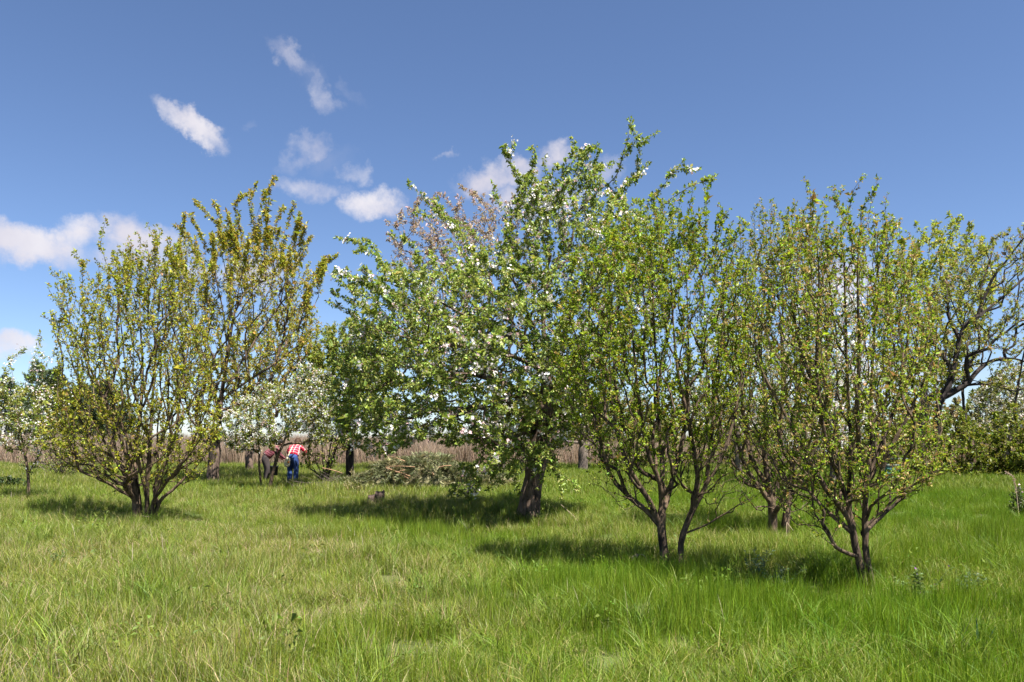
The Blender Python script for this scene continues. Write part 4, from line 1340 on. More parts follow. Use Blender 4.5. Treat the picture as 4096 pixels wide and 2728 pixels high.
    for k in range(90):
        x = rng.normal(0, 0.42); y = rng.normal(0, 0.35)
        th = rng.uniform(0, 6.28); ln = rng.uniform(0.3, 1.0)
        d = unit([math.cos(th), math.sin(th) * 0.6, rng.uniform(-0.15, 0.8)])
        u = np.linspace(0, 1, 6)[:, None]
        p = np.array([x, y, rng.uniform(0.0, 0.15)]) + d * ln * u + rng.normal(0, 0.02, (6, 3))
        p[:, 2] = np.maximum(p[:, 2], 0.0)
        v, q, t = tube(p, np.linspace(rng.uniform(0.005, 0.011), 0.003, 6), 4)
        bag.add(v, q, t)
    link('twigs', bag.mesh('twigs', True), M['bark_grey'], root2)['kind'] = 'stuff'


def stump():
    D = 18.6
    rng = np.random.default_rng(31)
    b = ground_at(1518, D)
    root = empty('tree_stump', b)
    tag(root, 'small rotten tree stump with jagged top in the grass', 'stump')
    for nm, off, hh, r0 in (('stump_body', (0, 0), 0.36, 0.115), ('split_side', (-0.20, 0.02), 0.26, 0.085)):
        n, s = 9, 16
        a = np.arange(s) / s * 2 * np.pi
        V = []
        edge = hh * (0.82 + 0.10 * np.sin(a + 0.6) + 0.06 * np.sin(a * 3) + rng.normal(0, 0.035, s))
        rr0 = r0 * (1 + 0.16 * np.sin(a * 3) + rng.normal(0, 0.06, s))
        for k in range(n):
            u = k / (n - 1)
            r = rr0 * (1.25 - 0.35 * u + 0.3 * np.exp(-u * 6)) * (1 + rng.normal(0, 0.03, s))
            V.append(np.stack([off[0] + r * np.cos(a), off[1] + r * np.sin(a), -0.05 + (edge + 0.05) * u], 1))
        V.append(np.stack([off[0] + rr0 * 0.55 * np.cos(a), off[1] + rr0 * 0.55 * np.sin(a), edge * 0.9], 1))
        v = np.vstack(V + [np.array([[off[0], off[1], hh * 0.7]])])
        q = []
        for k in range(n):
            for j in range(s):
                q.append([k * s + j, k * s + (j + 1) % s, (k + 1) * s + (j + 1) % s, (k + 1) * s + j])
        t = [[n * s + j, n * s + (j + 1) % s, len(v) - 1] for j in range(s)]
        link(nm, npmesh(nm, v, np.array(t), np.array(q), None, False), M['stump'], root)


def stalk(name, label, pts, D, r, plume=0.0, seed=1):
    rng = np.random.default_rng(seed)
    w = np.array([w2(x, y, D) for x, y in pts])
    b = np.array([w[0, 0], D, float(hgt(w[0, 0], D))])
    w[0, 2] = b[2] - 0.02
    root = empty(name, b)
    tag(root, label, 'stalk')
    L = smooth_line(w, 0.04) - b
    v, q, t = tube(L, np.linspace(r, r * 0.6, len(L)), 5)
    m = bpy.data.materials.get('dry_stalk') or mat_plain('dry_stalk', (0.50, 0.38, 0.27), 0.7)
    link('stem', npmesh('stem', v, t, q, None, True), m, root)
    if plume:
        k = int(len(L) * (1 - plume))
        n = 160
        i = rng.integers(k, len(L) - 1, n)
        pos = L[i] + rng.normal(0, 0.004, (n, 3))
        ax = unit(L[np.minimum(i + 1, len(L) - 1)] - L[i - 1]) + rng.normal(0, 0.3, (n, 3)) + np.array([0, 0, -0.3])
        ln = rng.uniform(0.03, 0.06, n)
        v, t, c = leaves_mesh(pos, ax, rng.normal(size=(n, 3)), ln, ln * 0.2, jitter_col((0.55, 0.42, 0.34), n, rng, 0.12, 0.04))
        link('plume', npmesh('plume', v, t, None, c), M['straw'], root)['kind'] = 'stuff'


def weed(name, label, px, py, cat, kind, seed, D=None, scale=1.0):
    rng = np.random.default_rng(seed)
    D = D or CAMZ * F / (py - HY)
    b = ground_at(px, D)
    root = empty(name, b)
    tag(root, label, cat)
    if kind == 'sword':
        for a, h, lean in ((-0.02, 0.30, -0.04), (0.03, 0.24, 0.22), (0.01, 0.17, 0.32)):
            L = np.array([[a + lean * u * u * h * 1.5, 0.02 * a, h * u] for u in np.linspace(0, 1, 8)])
            wd = 0.016 * np.sin(np.pi * np.clip(np.linspace(0.28, 0.985, 8), 0, 1)) * scale
            v = np.vstack([L - np.array([1, 0.25, 0]) * wd[:, None], L + np.array([0, -0.006, 0]), L + np.array([1, 0.25, 0]) * wd[:, None]])
            q = []
            for k in range(7):
                q += [[k, 8 + k, 9 + k, k + 1], [8 + k, 16 + k, 17 + k, 9 + k]]
            c = np.repeat(np.array([[0.045, 0.10, 0.05]]), len(v), 0)
            link('leaf', npmesh('leaf', v, None, np.array(q), c, True), M['leaf'], root)
        return
    bag = Bag(); P = []; A = []
    for s in range(9):
        th = rng.uniform(0, 6.28); h = rng.uniform(0.2, 0.38) * scale; sp = rng.uniform(0.05, 0.28) * scale
        u = np.linspace(0, 1, 8)[:, None]
        p = np.array([math.cos(th) * sp, math.sin(th) * sp, 0]) * u ** 1.3 + np.array([0, 0, h]) * u
        v, q, t = tube(p, np.linspace(0.003, 0.0015, 8), 4)
        bag.add(v, q, t)
        m = 26
        uu = rng.uniform(0.15, 1, m)[:, None]
        P.append(np.array([math.cos(th) * sp, math.sin(th) * sp, 0]) * uu ** 1.3 + np.array([0, 0, h]) * uu)
        A.append(unit(np.stack([rng.normal(size=m), rng.normal(size=m), rng.uniform(0.0, 0.7, m)], 1)))
    sm = bpy.data.materials.get('weed_stem') or mat_plain('weed_stem', (0.12, 0.17, 0.06))
    link('stems', bag.mesh('stems', True), sm, root)['kind'] = 'stuff'
    P, A = np.vstack(P), np.vstack(A)
    L = rng.uniform(0.03, 0.065, len(P)) * scale
    base = (0.13, 0.19, 0.10) if kind == 'grey' else (0.12, 0.18, 0.05)
    v, t, c = leaves_mesh(P, A, unit(rng.normal(0, 0.4, P.shape) + np.array([0, 0, 1])), L, L * (0.3 if kind == 'grey' else 0.5), jitter_col(base, len(P), rng, 0.18, 0.06))
    link('leaves', npmesh('leaves', v, t, None, c), M['leaf'], root)['kind'] = 'stuff'
    if kind == 'purple':
        n = 14
        pos = P[rng.choice(len(P), n)] + np.array([0, 0, 0.03])
        v, t, c = petals(pos, rng.normal(size=(n, 3)) + np.array([0, -0.5, 0.5]), np.full(n, 0.012), jitter_col((0.35, 0.12, 0.45), n, rng), rng, 4)
        link('flowers', npmesh('flowers', v, t, None, c), M['petal'], root)['kind'] = 'stuff'


# ------------------------------------------------------------------ people
def skinned(name, verts, edges, radii, material, parent, sub=2, root=0):
    me = bpy.data.meshes.new(name)
    me.from_pydata(verts, edges, [])
    o = bpy.data.objects.new(name, me)
    COL.objects.link(o)
    o.modifiers.new('skin', 'SKIN')
    for i, d in enumerate(me.skin_vertices[0].data):
        r = radii[i]
        d.radius = (r, r) if isinstance(r, (int, float)) else r
        d.use_root = (i == root)
    md = o.modifiers.new('sub', 'SUBSURF'); md.levels = sub; md.render_levels = sub
    dg = bpy.context.evaluated_depsgraph_get()
    nm = bpy.data.meshes.new_from_object(o.evaluated_get(dg))
    bpy.data.objects.remove(o)
    bpy.data.meshes.remove(me)
    nm.name = name
    nm.materials.clear()
    nm.polygons.foreach_set('use_smooth', np.ones(len(nm.polygons), bool))
    return link(name, nm, material, parent)


def person(label, loc, rz, shirt, trousers, hairc, armpose, lean):
    root = empty('person', loc)
    root.rotation_euler = (0, 0, rz)
    tag(root, label, 'person')
    skin = bpy.data.materials.get('skin') or mat_plain('skin', (0.52, 0.32, 0.24), 0.55, 0.3, 0.08)
    hip = np.array([0, -0.06, 0.93])
    d = np.array([0, math.sin(lean), math.cos(lean)])
    waist, chest, neck = hip + d * 0.17, hip + d * 0.40, hip + d * 0.53
    d2 = unit(d + np.array([0, 0.05, 0.12]))
    head0, head1 = neck + d2 * 0.10, neck + d2 * 0.24
    V = [hip, waist, chest, neck, head0, head1]; E = [(0, 1), (1, 2), (2, 3), (3, 4), (4, 5)]
    Rr = [(0.11, 0.09), (0.10, 0.08), (0.12, 0.09), 0.055, 0.085, 0.075]
    legs, arms = {}, {}
    for s in (-1, 1):
        pts = [hip + np.array([s * 0.09, 0.0, -0.08]), np.array([s * 0.105, 0.02, 0.50]), np.array([s * 0.10, -0.05, 0.10]), np.array([s * 0.10, -0.02, 0.045]), np.array([s * 0.12, 0.13, 0.035])]
        k = len(V); V += pts; E += [(0, k)] + [(k + i, k + i + 1) for i in range(4)]
        Rr += [0.088, 0.06, 0.042, 0.042, 0.035]
        legs[s] = pts
        sh = chest + d * 0.06 + np.array([s * 0.17, 0, 0])
        el, ha = np.array(armpose[s][0]), np.array(armpose[s][1])
        hd = unit(ha - el)
        wr = ha - hd * 0.09
        k = len(V); V += [sh, el, wr, ha]; E += [(2, k), (k, k + 1), (k + 1, k + 2), (k + 2, k + 3)]
        Rr += [0.06, 0.042, 0.028, (0.034, 0.02)]
        arms[s] = [sh, el, wr, ha]
        sd = unit(np.cross(hd, [0, 0, 1.0]))
        for f, (o_, ln) in enumerate(((-0.027, .062), (-0.009, .075), (0.009, .078), (0.026, .068))):
            a = ha + sd * o_ + hd * 0.028
            b_ = a + hd * ln * 0.55
            c_ = b_ + unit(hd + np.array([0, 0, -0.9])) * ln * 0.45
            q = len(V); V += [a, b_, c_]; E += [(k + 3, q), (q, q + 1), (q + 1, q + 2)]; Rr += [0.009, 0.0085, 0.007]
        a = ha - hd * 0.03 + sd * s * -0.035
        b_ = a + unit(hd + sd * s * -0.8) * 0.04
        q = len(V); V += [a, b_]; E += [(k + 3, q), (q, q + 1)]; Rr += [0.011, 0.009]
    skinned('body', [tuple(p) for p in V], E, Rr, skin, root)
    # shirt
    V = [hip - d * 0.02, waist, chest, neck - d * 0.03]; E = [(0, 1), (1, 2), (2, 3)]; Rr = [(0.205, 0.185), (0.195, 0.17), (0.20, 0.155), 0.085]
    for s in (-1, 1):
        sh, el, wr, ha = arms[s]
        k = len(V); V += [sh, el, wr]; E += [(2, k), (k, k + 1), (k + 1, k + 2)]; Rr += [0.078, 0.062, 0.046]
    skinned('shirt', [tuple(p) for p in V], E, Rr, shirt, root)
    V = [hip + d * 0.08, hip]; E = [(0, 1)]; Rr = [(0.17, 0.145), (0.195, 0.17)]
    for s in (-1, 1):
        h, kn, an, _, _ = legs[s]
        k = len(V); V += [h, (h + kn) / 2, kn, an]; E += [(1, k), (k, k + 1), (k + 1, k + 2), (k + 2, k + 3)]; Rr += [0.128, 0.115, 0.095, 0.082]
    skinned('trousers', [tuple(p) for p in V], E, Rr, trousers, root)
    boot = bpy.data.materials.get('boot') or mat_plain('boot', (0.04, 0.03, 0.025))
    for s in (-1, 1):
        _, _, an, hl, toe = legs[s]
        skinned('boot', [tuple(an), tuple(hl), tuple(toe)], [(0, 1), (1, 2)], [0.055, 0.052, 0.045], boot, root)
    hm = mat_plain('hair', hairc, 0.7, 0.3)
    up = unit(np.cross(np.array([1.0, 0, 0]), d2))
    hc = head0 + d2 * 0.05 + np.array([0, -0.03, 0.035])
    th, ph = np.meshgrid(np.arange(18) / 18 * 2 * np.pi, np.linspace(0.02, np.pi - 0.02, 13))
    loc_ = np.stack([np.sin(ph) * np.cos(th), np.sin(ph) * np.sin(th), np.cos(ph)], -1).reshape(-1, 3)
    loc_ *= (1 + 0.06 * np.sin(loc_[:, :1] * 9 + loc_[:, 1:2] * 7) + 0.04 * np.sin(loc_[:, 2:3] * 13))
    side_ = np.array([1.0, 0, 0])
    hv = hc + d2 * 0.015 + side_ * loc_[:, :1] * 0.105 + up * loc_[:, 1:2] * 0.105 + d2 * loc_[:, 2:3] * 0.135
    i_ = (np.arange(12)[:, None] * 18 + np.arange(18)[None]).ravel()
    j_ = (np.arange(12)[:, None] * 18 + (np.arange(18)[None] + 1) % 18).ravel()
    link('hair', npmesh('hair', hv, None, np.stack([i_, j_, j_ + 18, i_ + 18], 1), None, True), hm, root)
    # face: nose and ears on the side turned to the ground
    for s in (-1, 1):
        e = head0 + d2 * 0.05 + np.array([s * 0.088, 0.02, -0.02])
        skinned('ear', [tuple(e), tuple(e + np.array([s * 0.008, 0, 0.03]))], [(0, 1)], [0.016, 0.016], skin, root, 1)
    fdir = unit(np.array([0, 0.55, -0.85]))
    nz = head0 + d2 * 0.04 + fdir * 0.088
    skinned('nose', [tuple(nz), tuple(nz + fdir * 0.022 - d2 * 0.012)], [(0, 1)], [0.015, 0.012], skin, root, 1)
    return root


def people():
    red = mat_plaid('red_plaid', (0.60, 0.018, 0.055), (0.20, 0.010, 0.03), (0.80, 0.60, 0.58), 8.0)
    maroon = mat_plaid('maroon_plaid', (0.16, 0.035, 0.05), (0.04, 0.015, 0.025), (0.36, 0.20, 0.20), 11.0)
    jeans = mat_plain('jeans', (0.035, 0.065, 0.19), 0.85, 0.1, 0.35, 5)
    dark = mat_plain('dark_trousers', (0.055, 0.045, 0.045), 0.85, 0.1, 0.5, 4)
    g = ground_at(1172, 25.5)
    person('person in red and white plaid shirt and blue jeans bending forward, back turned', tuple(g), R(-4), red, jeans, (0.045, 0.022, 0.012),
           {-1: ((-0.33, 0.36, 1.04), (-0.16, 0.62, 0.92)), 1: ((0.31, 0.36, 1.06), (0.12, 0.62, 0.92))}, R(50))
    # cream bag hanging at the hip
    b = ground_at(1148, 25.3)
    root = empty('shoulder_bag', b + np.array([0, 0, 0.58]))
    tag(root, 'cream cloth bag with orange patch hanging beside the bending person in jeans', 'bag')
    cream = mat_plain('cream_cloth', (0.62, 0.55, 0.38), 0.9, 0.1, 0.15)
    skinned('bag_body', [(0, 0, 0.0), (0.0, 0, 0.12), (0.02, 0, 0.26), (0.03, 0, 0.36)], [(0, 1), (1, 2), (2, 3)], [(0.09, 0.06), (0.11, 0.07), (0.09, 0.05), (0.05, 0.03)], cream, root)
    skinned('strap', [(0.03, 0, 0.36), (0.07, 0.1, 0.52), (0.12, 0.22, 0.68)], [(0, 1), (1, 2)], [0.022, 0.018, 0.018], cream, root)
    skinned('patch', [(0.06, -0.055, 0.14), (0.06, -0.055, 0.21)], [(0, 1)], [(0.035, 0.03)] * 2, mat_plain('orange_cloth', (0.65, 0.22, 0.05)), root)
    g = ground_at(1068, 26.5)
    person('person in dark maroon plaid shirt stooping sideways beside a thin trunk', tuple(g), R(-62), maroon, dark, (0.012, 0.009, 0.008),
           {-1: ((-0.22, 0.40, 0.98), (-0.10, 0.66, 0.78)), 1: ((0.22, 0.42, 0.98), (0.10, 0.68, 0.80))}, R(48))
    b = ground_at(1096, 26.2)
    root = empty('dark_bucket', b)
    tag(root, 'dark bucket carried low between the stooping person and slanting trunk', 'bucket')
    a = np.arange(20) / 20 * 2 * np.pi
    V = []
    for r, z in ((0.10, 0.30), (0.12, 0.31), (0.14, 0.60), (0.146, 0.60), (0.146, 0.62), (0.132, 0.62), (0.11, 0.34)):
        V.append(np.stack([r * np.cos(a), r * np.sin(a), np.full(20, z)], 1))
    q = [[k * 20 + j, k * 20 + (j + 1) % 20, (k + 1) * 20 + (j + 1) % 20, (k + 1) * 20 + j] for k in range(6) for j in range(20)]
    q += []
    v = np.vstack(V + [np.array([[0, 0, 0.30], [0, 0, 0.34]])])
    t = [[(j + 1) % 20, j, 140] for j in range(20)] + [[120 + j, 120 + (j + 1) % 20, 141] for j in range(20)]
    bm_ = mat_plain('dark_plastic', (0.015, 0.018, 0.03), 0.5, 0.4, 0.1)
    link('pail', npmesh('pail', v, np.array(t), np.array(q), None, True), bm_, root)
    h = np.array([[0.14 * math.cos(x), 0, 0.61 + 0.16 * math.sin(x)] for x in np.linspace(0, np.pi, 12)])
    v, q, t = tube(h, np.full(12, 0.006), 5)
    link('handle', npmesh('handle', v, t, q, None, True), bm_, root)


def hives():
    """painted boxes glimpsed through the branches"""
    def hive(px, D, z0, w_, h_, col, lab):
        b = ground_at(px, D)
        root = empty('beehive', b)
        tag(root, lab, 'beehive', 'painted hives behind the plum tree')
        m = mat_plain('hive_paint', col, 0.55, 0.35, 0.08)
        roof = bpy.data.materials.get('hive_roof') or mat_plain('hive_roof', (0.10, 0.12, 0.10), 0.5, 0.4, 0.1)
        wood = bpy.data.materials.get('hive_wood') or mat_plain('hive_wood', (0.22, 0.15, 0.09))
        def box(nm, x0, x1, y0, y1, za, zb, mm):
            v = np.array([[x, y, z] for z in (za, zb) for y in (y0, y1) for x in (x0, x1)])
            q = [[0, 2, 3, 1], [4, 5, 7, 6], [0, 1, 5, 4], [2, 6, 7, 3], [0, 4, 6, 2], [1, 3, 7, 5]]
            o = link(nm, npmesh(nm, v, None, np.array(q)), mm, root)
            bv = o.modifiers.new('bevel', 'BEVEL'); bv.width = 0.008; bv.segments = 2
        hw = w_ / 2
        for sx in (-1, 1):
            for sy in (-1, 1):
                box('leg', sx * (hw - 0.03) - 0.02, sx * (hw - 0.03) + 0.02, sy * (hw - 0.03) - 0.02, sy * (hw - 0.03) + 0.02, -0.03, z0, wood)
        box('floor_board', -hw - 0.02, hw + 0.02, -hw - 0.08, hw + 0.02, z0, z0 + 0.03, wood)
        box('brood_box', -hw, hw, -hw, hw, z0 + 0.03, z0 + 0.03 + h_ * 0.55, m)
        box('honey_super', -hw + 0.004, hw - 0.004, -hw + 0.004, hw - 0.004, z0 + 0.035 + h_ * 0.55, z0 + 0.03 + h_, m)
        box('roof', -hw - 0.025, hw + 0.025, -hw - 0.025, hw + 0.025, z0 + 0.032 + h_, z0 + 0.10 + h_, roof)
        box('entrance', -0.12, 0.12, -hw - 0.004, -hw - 0.001, z0 + 0.032, z0 + 0.055, wood)
    hive(3562, 27.5, 0.18, 0.46, 0.42, (0.07, 0.20, 0.17), 'teal painted hive box, lowest colour seen through plum branches')
    hive(3600, 28.6, 0.30, 0.44, 0.42, (0.40, 0.28, 0.05), 'yellow painted hive box behind plum branches')


# ------------------------------------------------------------------ build
build_ground()
build_grass()
build_reeds()

apple()
plum_a()
plum_b()
plum_c()
left_shrub()
cherry()
crooked()
redbud()

# blossoming young cherry in front of the two people
background_tree('blossom_tree', 'young tree in dense white blossom, thin slanting stems beside the two people', 23.6, 1045, [
    (0.0, (1046, 1950), (1042, 1880), (1036, 1780), (1032, 1690), (1040, 1600)),
    (-0.3, (1076, 1950), (1100, 1860), (1132, 1780), (1160, 1690), (1200, 1580)),
    (0.5, (1150, 1720), (1220, 1640), (1280, 1560))],
    [(900, 1800), (850, 1700), (920, 1610), (1000, 1580), (1060, 1520), (1130, 1540), (1210, 1450), (1300, 1470), (1350, 1560), (1380, 1660), (1300, 1780), (1240, 1730), (1160, 1720), (1100, 1780), (1030, 1785), (980, 1815)],
    420, 41, 3200, FRESH, [0.5, 0.3, 0.2], 0.055, 0.05, 1.4, 'bark_plum', 1500, bsize=0.026)

background_tree('cherry_tree', 'thin-crowned tree with dark straight trunk behind the blossoming young tree', 33.0, 997, [
    (0.0, (997, 1900), (998, 1800), (1002, 1650), (1040, 1500), (1100, 1350), (1150, 1220)),
    (0.5, (1002, 1650), (1090, 1540), (1190, 1400), (1260, 1300)),
    (-0.4, (1000, 1700), (960, 1550), (930, 1400))],
    [(900, 1650), (880, 1400), (1000, 1260), (1130, 1210), (1260, 1220), (1340, 1330), (1330, 1480), (1200, 1600), (1020, 1680)],
    420, 42, 2600, BRONZE, [0.3, 0.5, 0.2], 0.075, 0.16, 3.0, 'bark_cherry')

background_tree('bushy_tree', 'bushy green tree left of the apple crown with one dark post-like trunk', 27.5, 1402, [
    (0.0, (1402, 1920), (1400, 1840), (1402, 1740), (1410, 1640), (1400, 1500), (1380, 1350)),
    (-0.4, (1402, 1740), (1340, 1620), (1280, 1480), (1260, 1380)),
    (0.5, (1408, 1650), (1480, 1520), (1520, 1400), (1520, 1300))],
    [(1240, 1760), (1190, 1620), (1200, 1430), (1280, 1310), (1400, 1260), (1550, 1300), (1620, 1480), (1580, 1680), (1500, 1720), (1420, 1700), (1340, 1760)],
    560, 43, 5200, FRESH, [0.45, 0.4, 0.15], 0.075, 0.14, 2.6, 'bark_dark')

bush('stool_shrub', 'many-stemmed dark shrub right of the two people, stems fanning from one foot', 24.6, 1295,
     [(1240, 1880), (1190, 1865), (1185, 1800), (1220, 1730), (1260, 1640), (1340, 1590), (1430, 1600), (1460, 1700), (1420, 1780), (1340, 1840)], 16, 130, 900, FRESH, [0.4, 0.45, 0.15], 0.06, 44, 1.0, bark='bark_dark')

# row behind the plums
background_tree('orchard_tree', 'grey-trunked orchard tree standing behind the apple tree trunk', 36.0, 2332, [
    (0.0, (2332, 1890), (2332, 1800), (2325, 1700), (2300, 1550), (2290, 1400)),
    (0.5, (2328, 1720), (2400, 1600), (2470, 1450)), (-0.5, (2320, 1680), (2230, 1580), (2150, 1480))],
    [(2080, 1720), (2060, 1500), (2180, 1350), (2350, 1280), (2520, 1350), (2600, 1520), (2560, 1700), (2430, 1760), (2250, 1770)],
    420, 45, 3000, FRESH, [0.3, 0.5, 0.2], 0.085, 0.22, 3.4, 'bark_grey')

background_tree('blossom_tree', 'tall white blossoming tree glimpsed through the stems of the plum trees', 24.0, 3330, [
    (0.0, (3330, 1950), (3335, 1850), (3340, 1650), (3350, 1450), (3360, 1250)),
    (0.4, (3340, 1700), (3260, 1550), (3200, 1380)), (-0.4, (3340, 1650), (3410, 1520), (3450, 1350))],
    [(3080, 1780), (3060, 1560), (3100, 1330), (3200, 1180), (3350, 1120), (3460, 1200), (3520, 1420), (3500, 1650), (3430, 1790), (3250, 1810)],
    480, 46, 900, FRESH, [0.5, 0.3, 0.2], 0.06, 0.12, 2.2, 'bark_grey', 2500, bsize=0.038)

background_tree('blossom_tree', 'white blossoming tree behind the gap between the two middle plums', 30.0, 2960, [
    (0.0, (2958, 1915), (2958, 1830), (2955, 1650), (2940, 1450)), (0.4, (2956, 1700), (3010, 1550), (3040, 1400)), (-0.4, (2955, 1680), (2880, 1560), (2840, 1420))],
    [(2740, 1700), (2720, 1450), (2820, 1250), (2960, 1180), (3080, 1300), (3120, 1520), (3060, 1720), (2900, 1760)],
    360, 47, 1600, FRESH, [0.4, 0.4, 0.2], 0.07, 0.14, 2.4, 'bark_grey', 1500, bsize=0.034)

background_tree('field_maple', 'tall fresh green tree rising behind the crooked old tree', 38.0, 3690, [
    (0.0, (3690, 1890), (3690, 1750), (3700, 1550), (3720, 1350), (3760, 1100), (3800, 950)),
    (0.4, (3700, 1560), (3610, 1350), (3560, 1150)), (-0.4, (3715, 1400), (3820, 1250), (3900, 1050)), (0.3, (3725, 1320), (3690, 1150), (3680, 1000))],
    [(3500, 1560), (3480, 1200), (3560, 1000), (3660, 920), (3780, 870), (3870, 890), (3950, 960), (3990, 1100), (3960, 1350), (3880, 1520), (3700, 1600)],
    700, 48, 5200, [(0.36, 0.41, 0.055), (0.27, 0.33, 0.045), (0.42, 0.40, 0.08)], [0.45, 0.35, 0.2], 0.105, 0.2, 3.4, 'bark_grey', spk=[(3790, 850), (3850, 860), (3890, 880), (3660, 890), (3740, 880)])

background_tree('blossom_tree', 'pale distant tree in blossom at the right edge behind the hedge', 44.0, 4040, [
    (0.0, (4040, 1860), (4040, 1750), (4050, 1620)), (0.4, (4042, 1720), (3970, 1640), (3920, 1580)), (-0.4, (4045, 1700), (4120, 1600))],
    [(3880, 1720), (3880, 1580), (3960, 1500), (4080, 1440), (4200, 1500), (4240, 1650), (4150, 1740)],
    340, 49, 2200, [(0.20, 0.21, 0.06), (0.16, 0.18, 0.05), (0.26, 0.24, 0.12)], [0.4, 0.3, 0.3], 0.1, 0.12, 3.0, 'bark_grey', 900, bsize=0.05)

# hedge of separate shrubs on the right, and undergrowth behind the plums
HEDGE = [
    (3640, 'yellow-green hedge shrub beside the crooked tree foot', 31.0, [(3500, 1880), (3510, 1740), (3580, 1660), (3690, 1660), (3760, 1740), (3770, 1880)]),
    (3840, 'dense hedge shrub just right of the crooked trunk', 29.5, [(3720, 1900), (3710, 1740), (3780, 1640), (3870, 1630), (3960, 1740), (3970, 1900)]),
    (3990, 'tallest dense green hedge shrub near the right edge', 30.0, [(3880, 1900), (3890, 1730), (3950, 1650), (4050, 1600), (4110, 1720), (4120, 1900)]),
    (4140, 'hedge shrub cut off by the right edge of view', 29.0, [(4040, 1905), (4040, 1760), (4110, 1680), (4210, 1680), (4260, 1780), (4260, 1905)]),
]
for k, (px, lab, D, env) in enumerate(HEDGE):
    bush('hedge_shrub', lab, D, px, env, 14, 240, 2600, [(0.21, 0.25, 0.028), (0.12, 0.165, 0.02), (0.28, 0.25, 0.06)], [0.5, 0.38, 0.12], 0.08, 60 + k, 1.2, 'hedge shrubs on the right')
UNDER = [
    (2110, 'brown leafless thicket behind the apple trunk', 37.0, [(1960, 1850), (1980, 1740), (2080, 1670), (2220, 1680), (2270, 1790), (2260, 1860)], 250),
    (2560, 'dark green thicket behind the plum tree next to the apple', 38.0, [(2360, 1850), (2370, 1720), (2480, 1620), (2680, 1630), (2780, 1740), (2770, 1855)], 2200),
    (2980, 'dark green thicket behind the twin-trunked plum', 37.0, [(2740, 1850), (2770, 1720), (2900, 1630), (3060, 1630), (3170, 1740), (3160, 1855)], 2200),
    (3330, 'low green thicket behind the nearest plum tree', 36.0, [(3130, 1860), (3150, 1720), (3290, 1640), (3440, 1640), (3540, 1740), (3530, 1860)], 2200),
]
for k, (px, lab, D, env, lf) in enumerate(UNDER):
    bush('thicket_shrub', lab, D, px, env, 18, 260, lf, [(0.20, 0.24, 0.04), (0.13, 0.17, 0.03), (0.28, 0.21, 0.09)], [0.4, 0.4, 0.2], 0.09, 70 + k, 1.6, 'thicket along the orchard edge', bark='bark_grey')

# belt of trees beyond the orchard, one by one
BELT = ['far tree behind the apple trunk, leftmost of the distant belt', 'far tree just right of the grey orchard trunk behind the apple', 'far tree seen through the left half of the two-stemmed plum',
        'far tree seen through the right half of the two-stemmed plum', 'far tree in the gap left of the twin-trunked plum', 'far tree behind the twin-trunked plum',
        'far tree behind the left stems of the nearest plum', 'far tree behind the right edge of the nearest plum', 'far tree directly behind the crooked tree trunk',
        'far tree behind the hedge between crooked trunk and picture edge', 'rightmost far tree, cut by the right edge above the hedge']
for k in range(11):
    px = 2120 + k * 205
    rg = np.random.default_rng(300 + k)
    top = rg.uniform(1490, 1600); hw_ = rg.uniform(130, 190)
    background_tree('field_tree', ('dark green ', 'olive green ', 'brownish green ')[k % 3] + BELT[k], 52.0 + rg.uniform(-3, 5), px, [
        (0.0, (px, 1850), (px + 5, 1760), (px, (top + 1780) / 2), (px + 10, top + 60)), (0.5, (px + 3, 1740), (px - hw_ * 0.5, (top + 1740) / 2)), (-0.5, (px + 3, 1730), (px + hw_ * 0.5, (top + 1720) / 2))],
        [(px - hw_, 1800), (px - hw_ * 1.1, (top + 1800) / 2), (px - hw_ * 0.5, top + 25), (px, top), (px + hw_ * 0.6, top + 30), (px + hw_, (top + 1760) / 2), (px + hw_ * 0.9, 1810)],
        110, 310 + k, 560, [[(0.16, 0.20, 0.035), (0.11, 0.15, 0.025), (0.22, 0.20, 0.07)], [(0.22, 0.23, 0.05), (0.16, 0.18, 0.035), (0.26, 0.21, 0.09)], [(0.22, 0.18, 0.08), (0.16, 0.16, 0.05), (0.26, 0.19, 0.12)]][k % 3],
        [0.4, 0.4, 0.2], 0.26, 0.15, 3.0, 'bark_grey', group='far belt of field trees')

# left edge
background_tree('blossom_tree', 'slender sapling with white blossom and upright shoots at the left edge', 19.0, 118, [
    (0.0, (115, 1990), (112, 1900), (100, 1780), (80, 1650), (60, 1520), (45, 1440)),
    (0.4, (105, 1820), (140, 1700), (165, 1560), (165, 1400)),
    (-0.4, (112, 1900), (170, 1790), (230, 1650), (250, 1500))],
    [(20, 1800), (-60, 1700), (-60, 1560), (20, 1500), (120, 1510), (220, 1540), (290, 1560), (280, 1700), (180, 1780)],
    200, 50, 1200, FRESH, [0.5, 0.35, 0.15], 0.05, 0.035, 1.4, 'bark_plum', 300, spk=[(163, 1335), (100, 1386), (41, 1420), (135, 1458), (172, 1418), (212, 1422), (252, 1345), (236, 1410)], bsize=0.026)
CON = [(150, 1440, 120, 62, 'tall pale green conifer farthest left behind the reeds', [(0.15, 0.19, 0.07), (0.12, 0.155, 0.055)]),
       (218, 1475, 110, 70, 'dark conifer second from the left behind the reeds', [(0.06, 0.085, 0.035), (0.075, 0.10, 0.045)]),
       (330, 1535, 100, 75, 'rounded dark conifer behind the broad shrub', [(0.06, 0.085, 0.04), (0.075, 0.10, 0.045)]),
       (420, 1520, 98, 70, 'dark conifer half hidden behind the broad shrub stems', [(0.055, 0.08, 0.038), (0.08, 0.105, 0.05)]),
       (20, 1500, 115, 60, 'conifer cut by the left edge behind the reeds', [(0.08, 0.10, 0.04), (0.06, 0.09, 0.035)])]
for k, (px, ty, D, hw, lab, pal) in enumerate(CON):
    conifer(D, px, ty, hw, 80 + k, lab, pal, 'conifers on the far left')

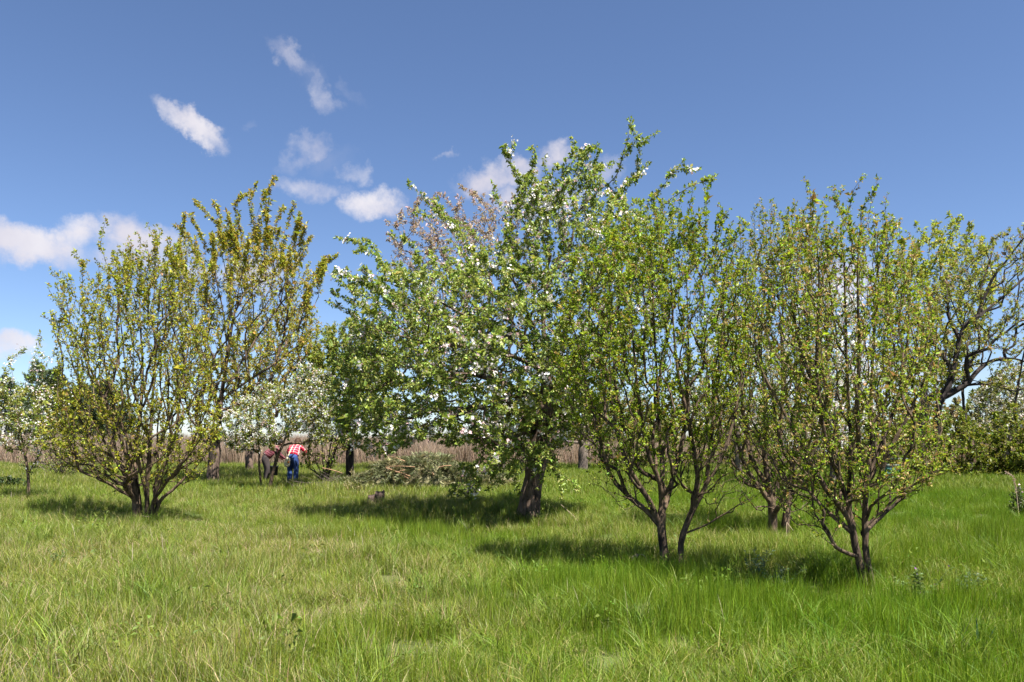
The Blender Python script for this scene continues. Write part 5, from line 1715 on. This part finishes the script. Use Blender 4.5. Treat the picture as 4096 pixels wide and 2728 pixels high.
bush('low_shrub', 'low dark green shrub in the grass at the left edge', 22.5, 45, [(-40, 1960), (-50, 1925), (10, 1905), (90, 1910), (140, 1950), (140, 1975)], 10, 120, 1100,
     [(0.05, 0.09, 0.025), (0.035, 0.065, 0.02), (0.07, 0.11, 0.03)], [0.4, 0.4, 0.2], 0.05, 90, 0.5, cat='shrub', R0=0.012)
bush('rose_shrub', 'small dark shrub with white flowers cut by the right edge', 14.9, 4095, [(4040, 2070), (4030, 1990), (4070, 1950), (4150, 1950), (4180, 2060)], 9, 110, 700,
     [(0.05, 0.085, 0.025), (0.08, 0.12, 0.03), (0.10, 0.11, 0.05)], [0.4, 0.4, 0.2], 0.035, 91, 0.35, R0=0.012, blossoms=10, bsize=0.028)

bush('scrub_shrub', 'grey-green scrubby bush before the reeds, left of the broad shrub foot', 31.0, 235, [(70, 1880), (70, 1770), (170, 1690), (330, 1690), (420, 1780), (410, 1885)], 16, 240, 1500,
     [(0.22, 0.25, 0.07), (0.16, 0.19, 0.05), (0.30, 0.24, 0.12)], [0.45, 0.35, 0.2], 0.06, 92, 1.2, bark='bark_grey')
brush_pile()
stump()
people()
hives()

# white leaning pole at the far left
b = ground_at(8, 47.0)
v, q, t = tube(np.array([w2(-20, 1856, 47) - b, w2(5, 1740, 47) - b, w2(26, 1672, 47) - b]), [0.085, 0.08, 0.07], 10)
o = link('birch_pole', npmesh('birch_pole', v, t, q, None, True), M['bark_white'])
o.location = b
tag(o, 'white leaning birch pole at the left edge before the reeds', 'pole')

stalk('reed_stalk', 'bent dry reed with drooping plume beside the small shrub at right', [(4078, 2050), (4068, 1990), (4060, 1935), (4050, 1905), (4020, 1885)], 14.6, 0.006, 0.5, 1)
stalk('reed_stalk', 'broken pale straw folded over at the foot of the twin-trunked plum', [(3146, 2150), (3146, 2095), (3148, 2090), (3172, 2122)], 12.0, 0.006, 0, 2)
stalk('reed_stalk', 'dry arching straw with pale tip left of the two-stemmed plum', [(2600, 2255), (2580, 2225), (2555, 2218), (2540, 2222), (2522, 2260)], 9.6, 0.004, 0.4, 3)
stalk('reed_stalk', 'pale dry straw lying by the foot of the broad left shrub', [(640, 2080), (610, 2072), (570, 2064)], 14.1, 0.010, 0, 4)
stalk('reed_stalk', 'slanting dry straw in the grass right of the apple trunk', [(2330, 2105), (2290, 2060), (2240, 2015)], 13.8, 0.005, 0, 5)
weed('iris_plant', 'dark green plant with stiff sword-shaped leaves in the foreground grass', 3925, 2635, 'plant', 'sword', 1)
weed('vetch_plant', 'leafy weed with purple flowers right of the nearest plum', 3690, 2420, 'plant', 'purple', 2)
weed('wormwood_plant', 'grey-green feathery weed in the plum shade', 3010, 2320, 'plant', 'grey', 3)
weed('wormwood_plant', 'grey-green feathery weed below the shade edge between plums', 3100, 2370, 'plant', 'grey', 4)
weed('wormwood_plant', 'pale grey-green weed far right of the nearest plum', 3860, 2400, 'plant', 'grey', 5, None, 0.8)
weed('nettle_plant', 'dark leafy weed in the grass below the broad left shrub', 235, 2300, 'plant', 'green', 6, None, 0.6)
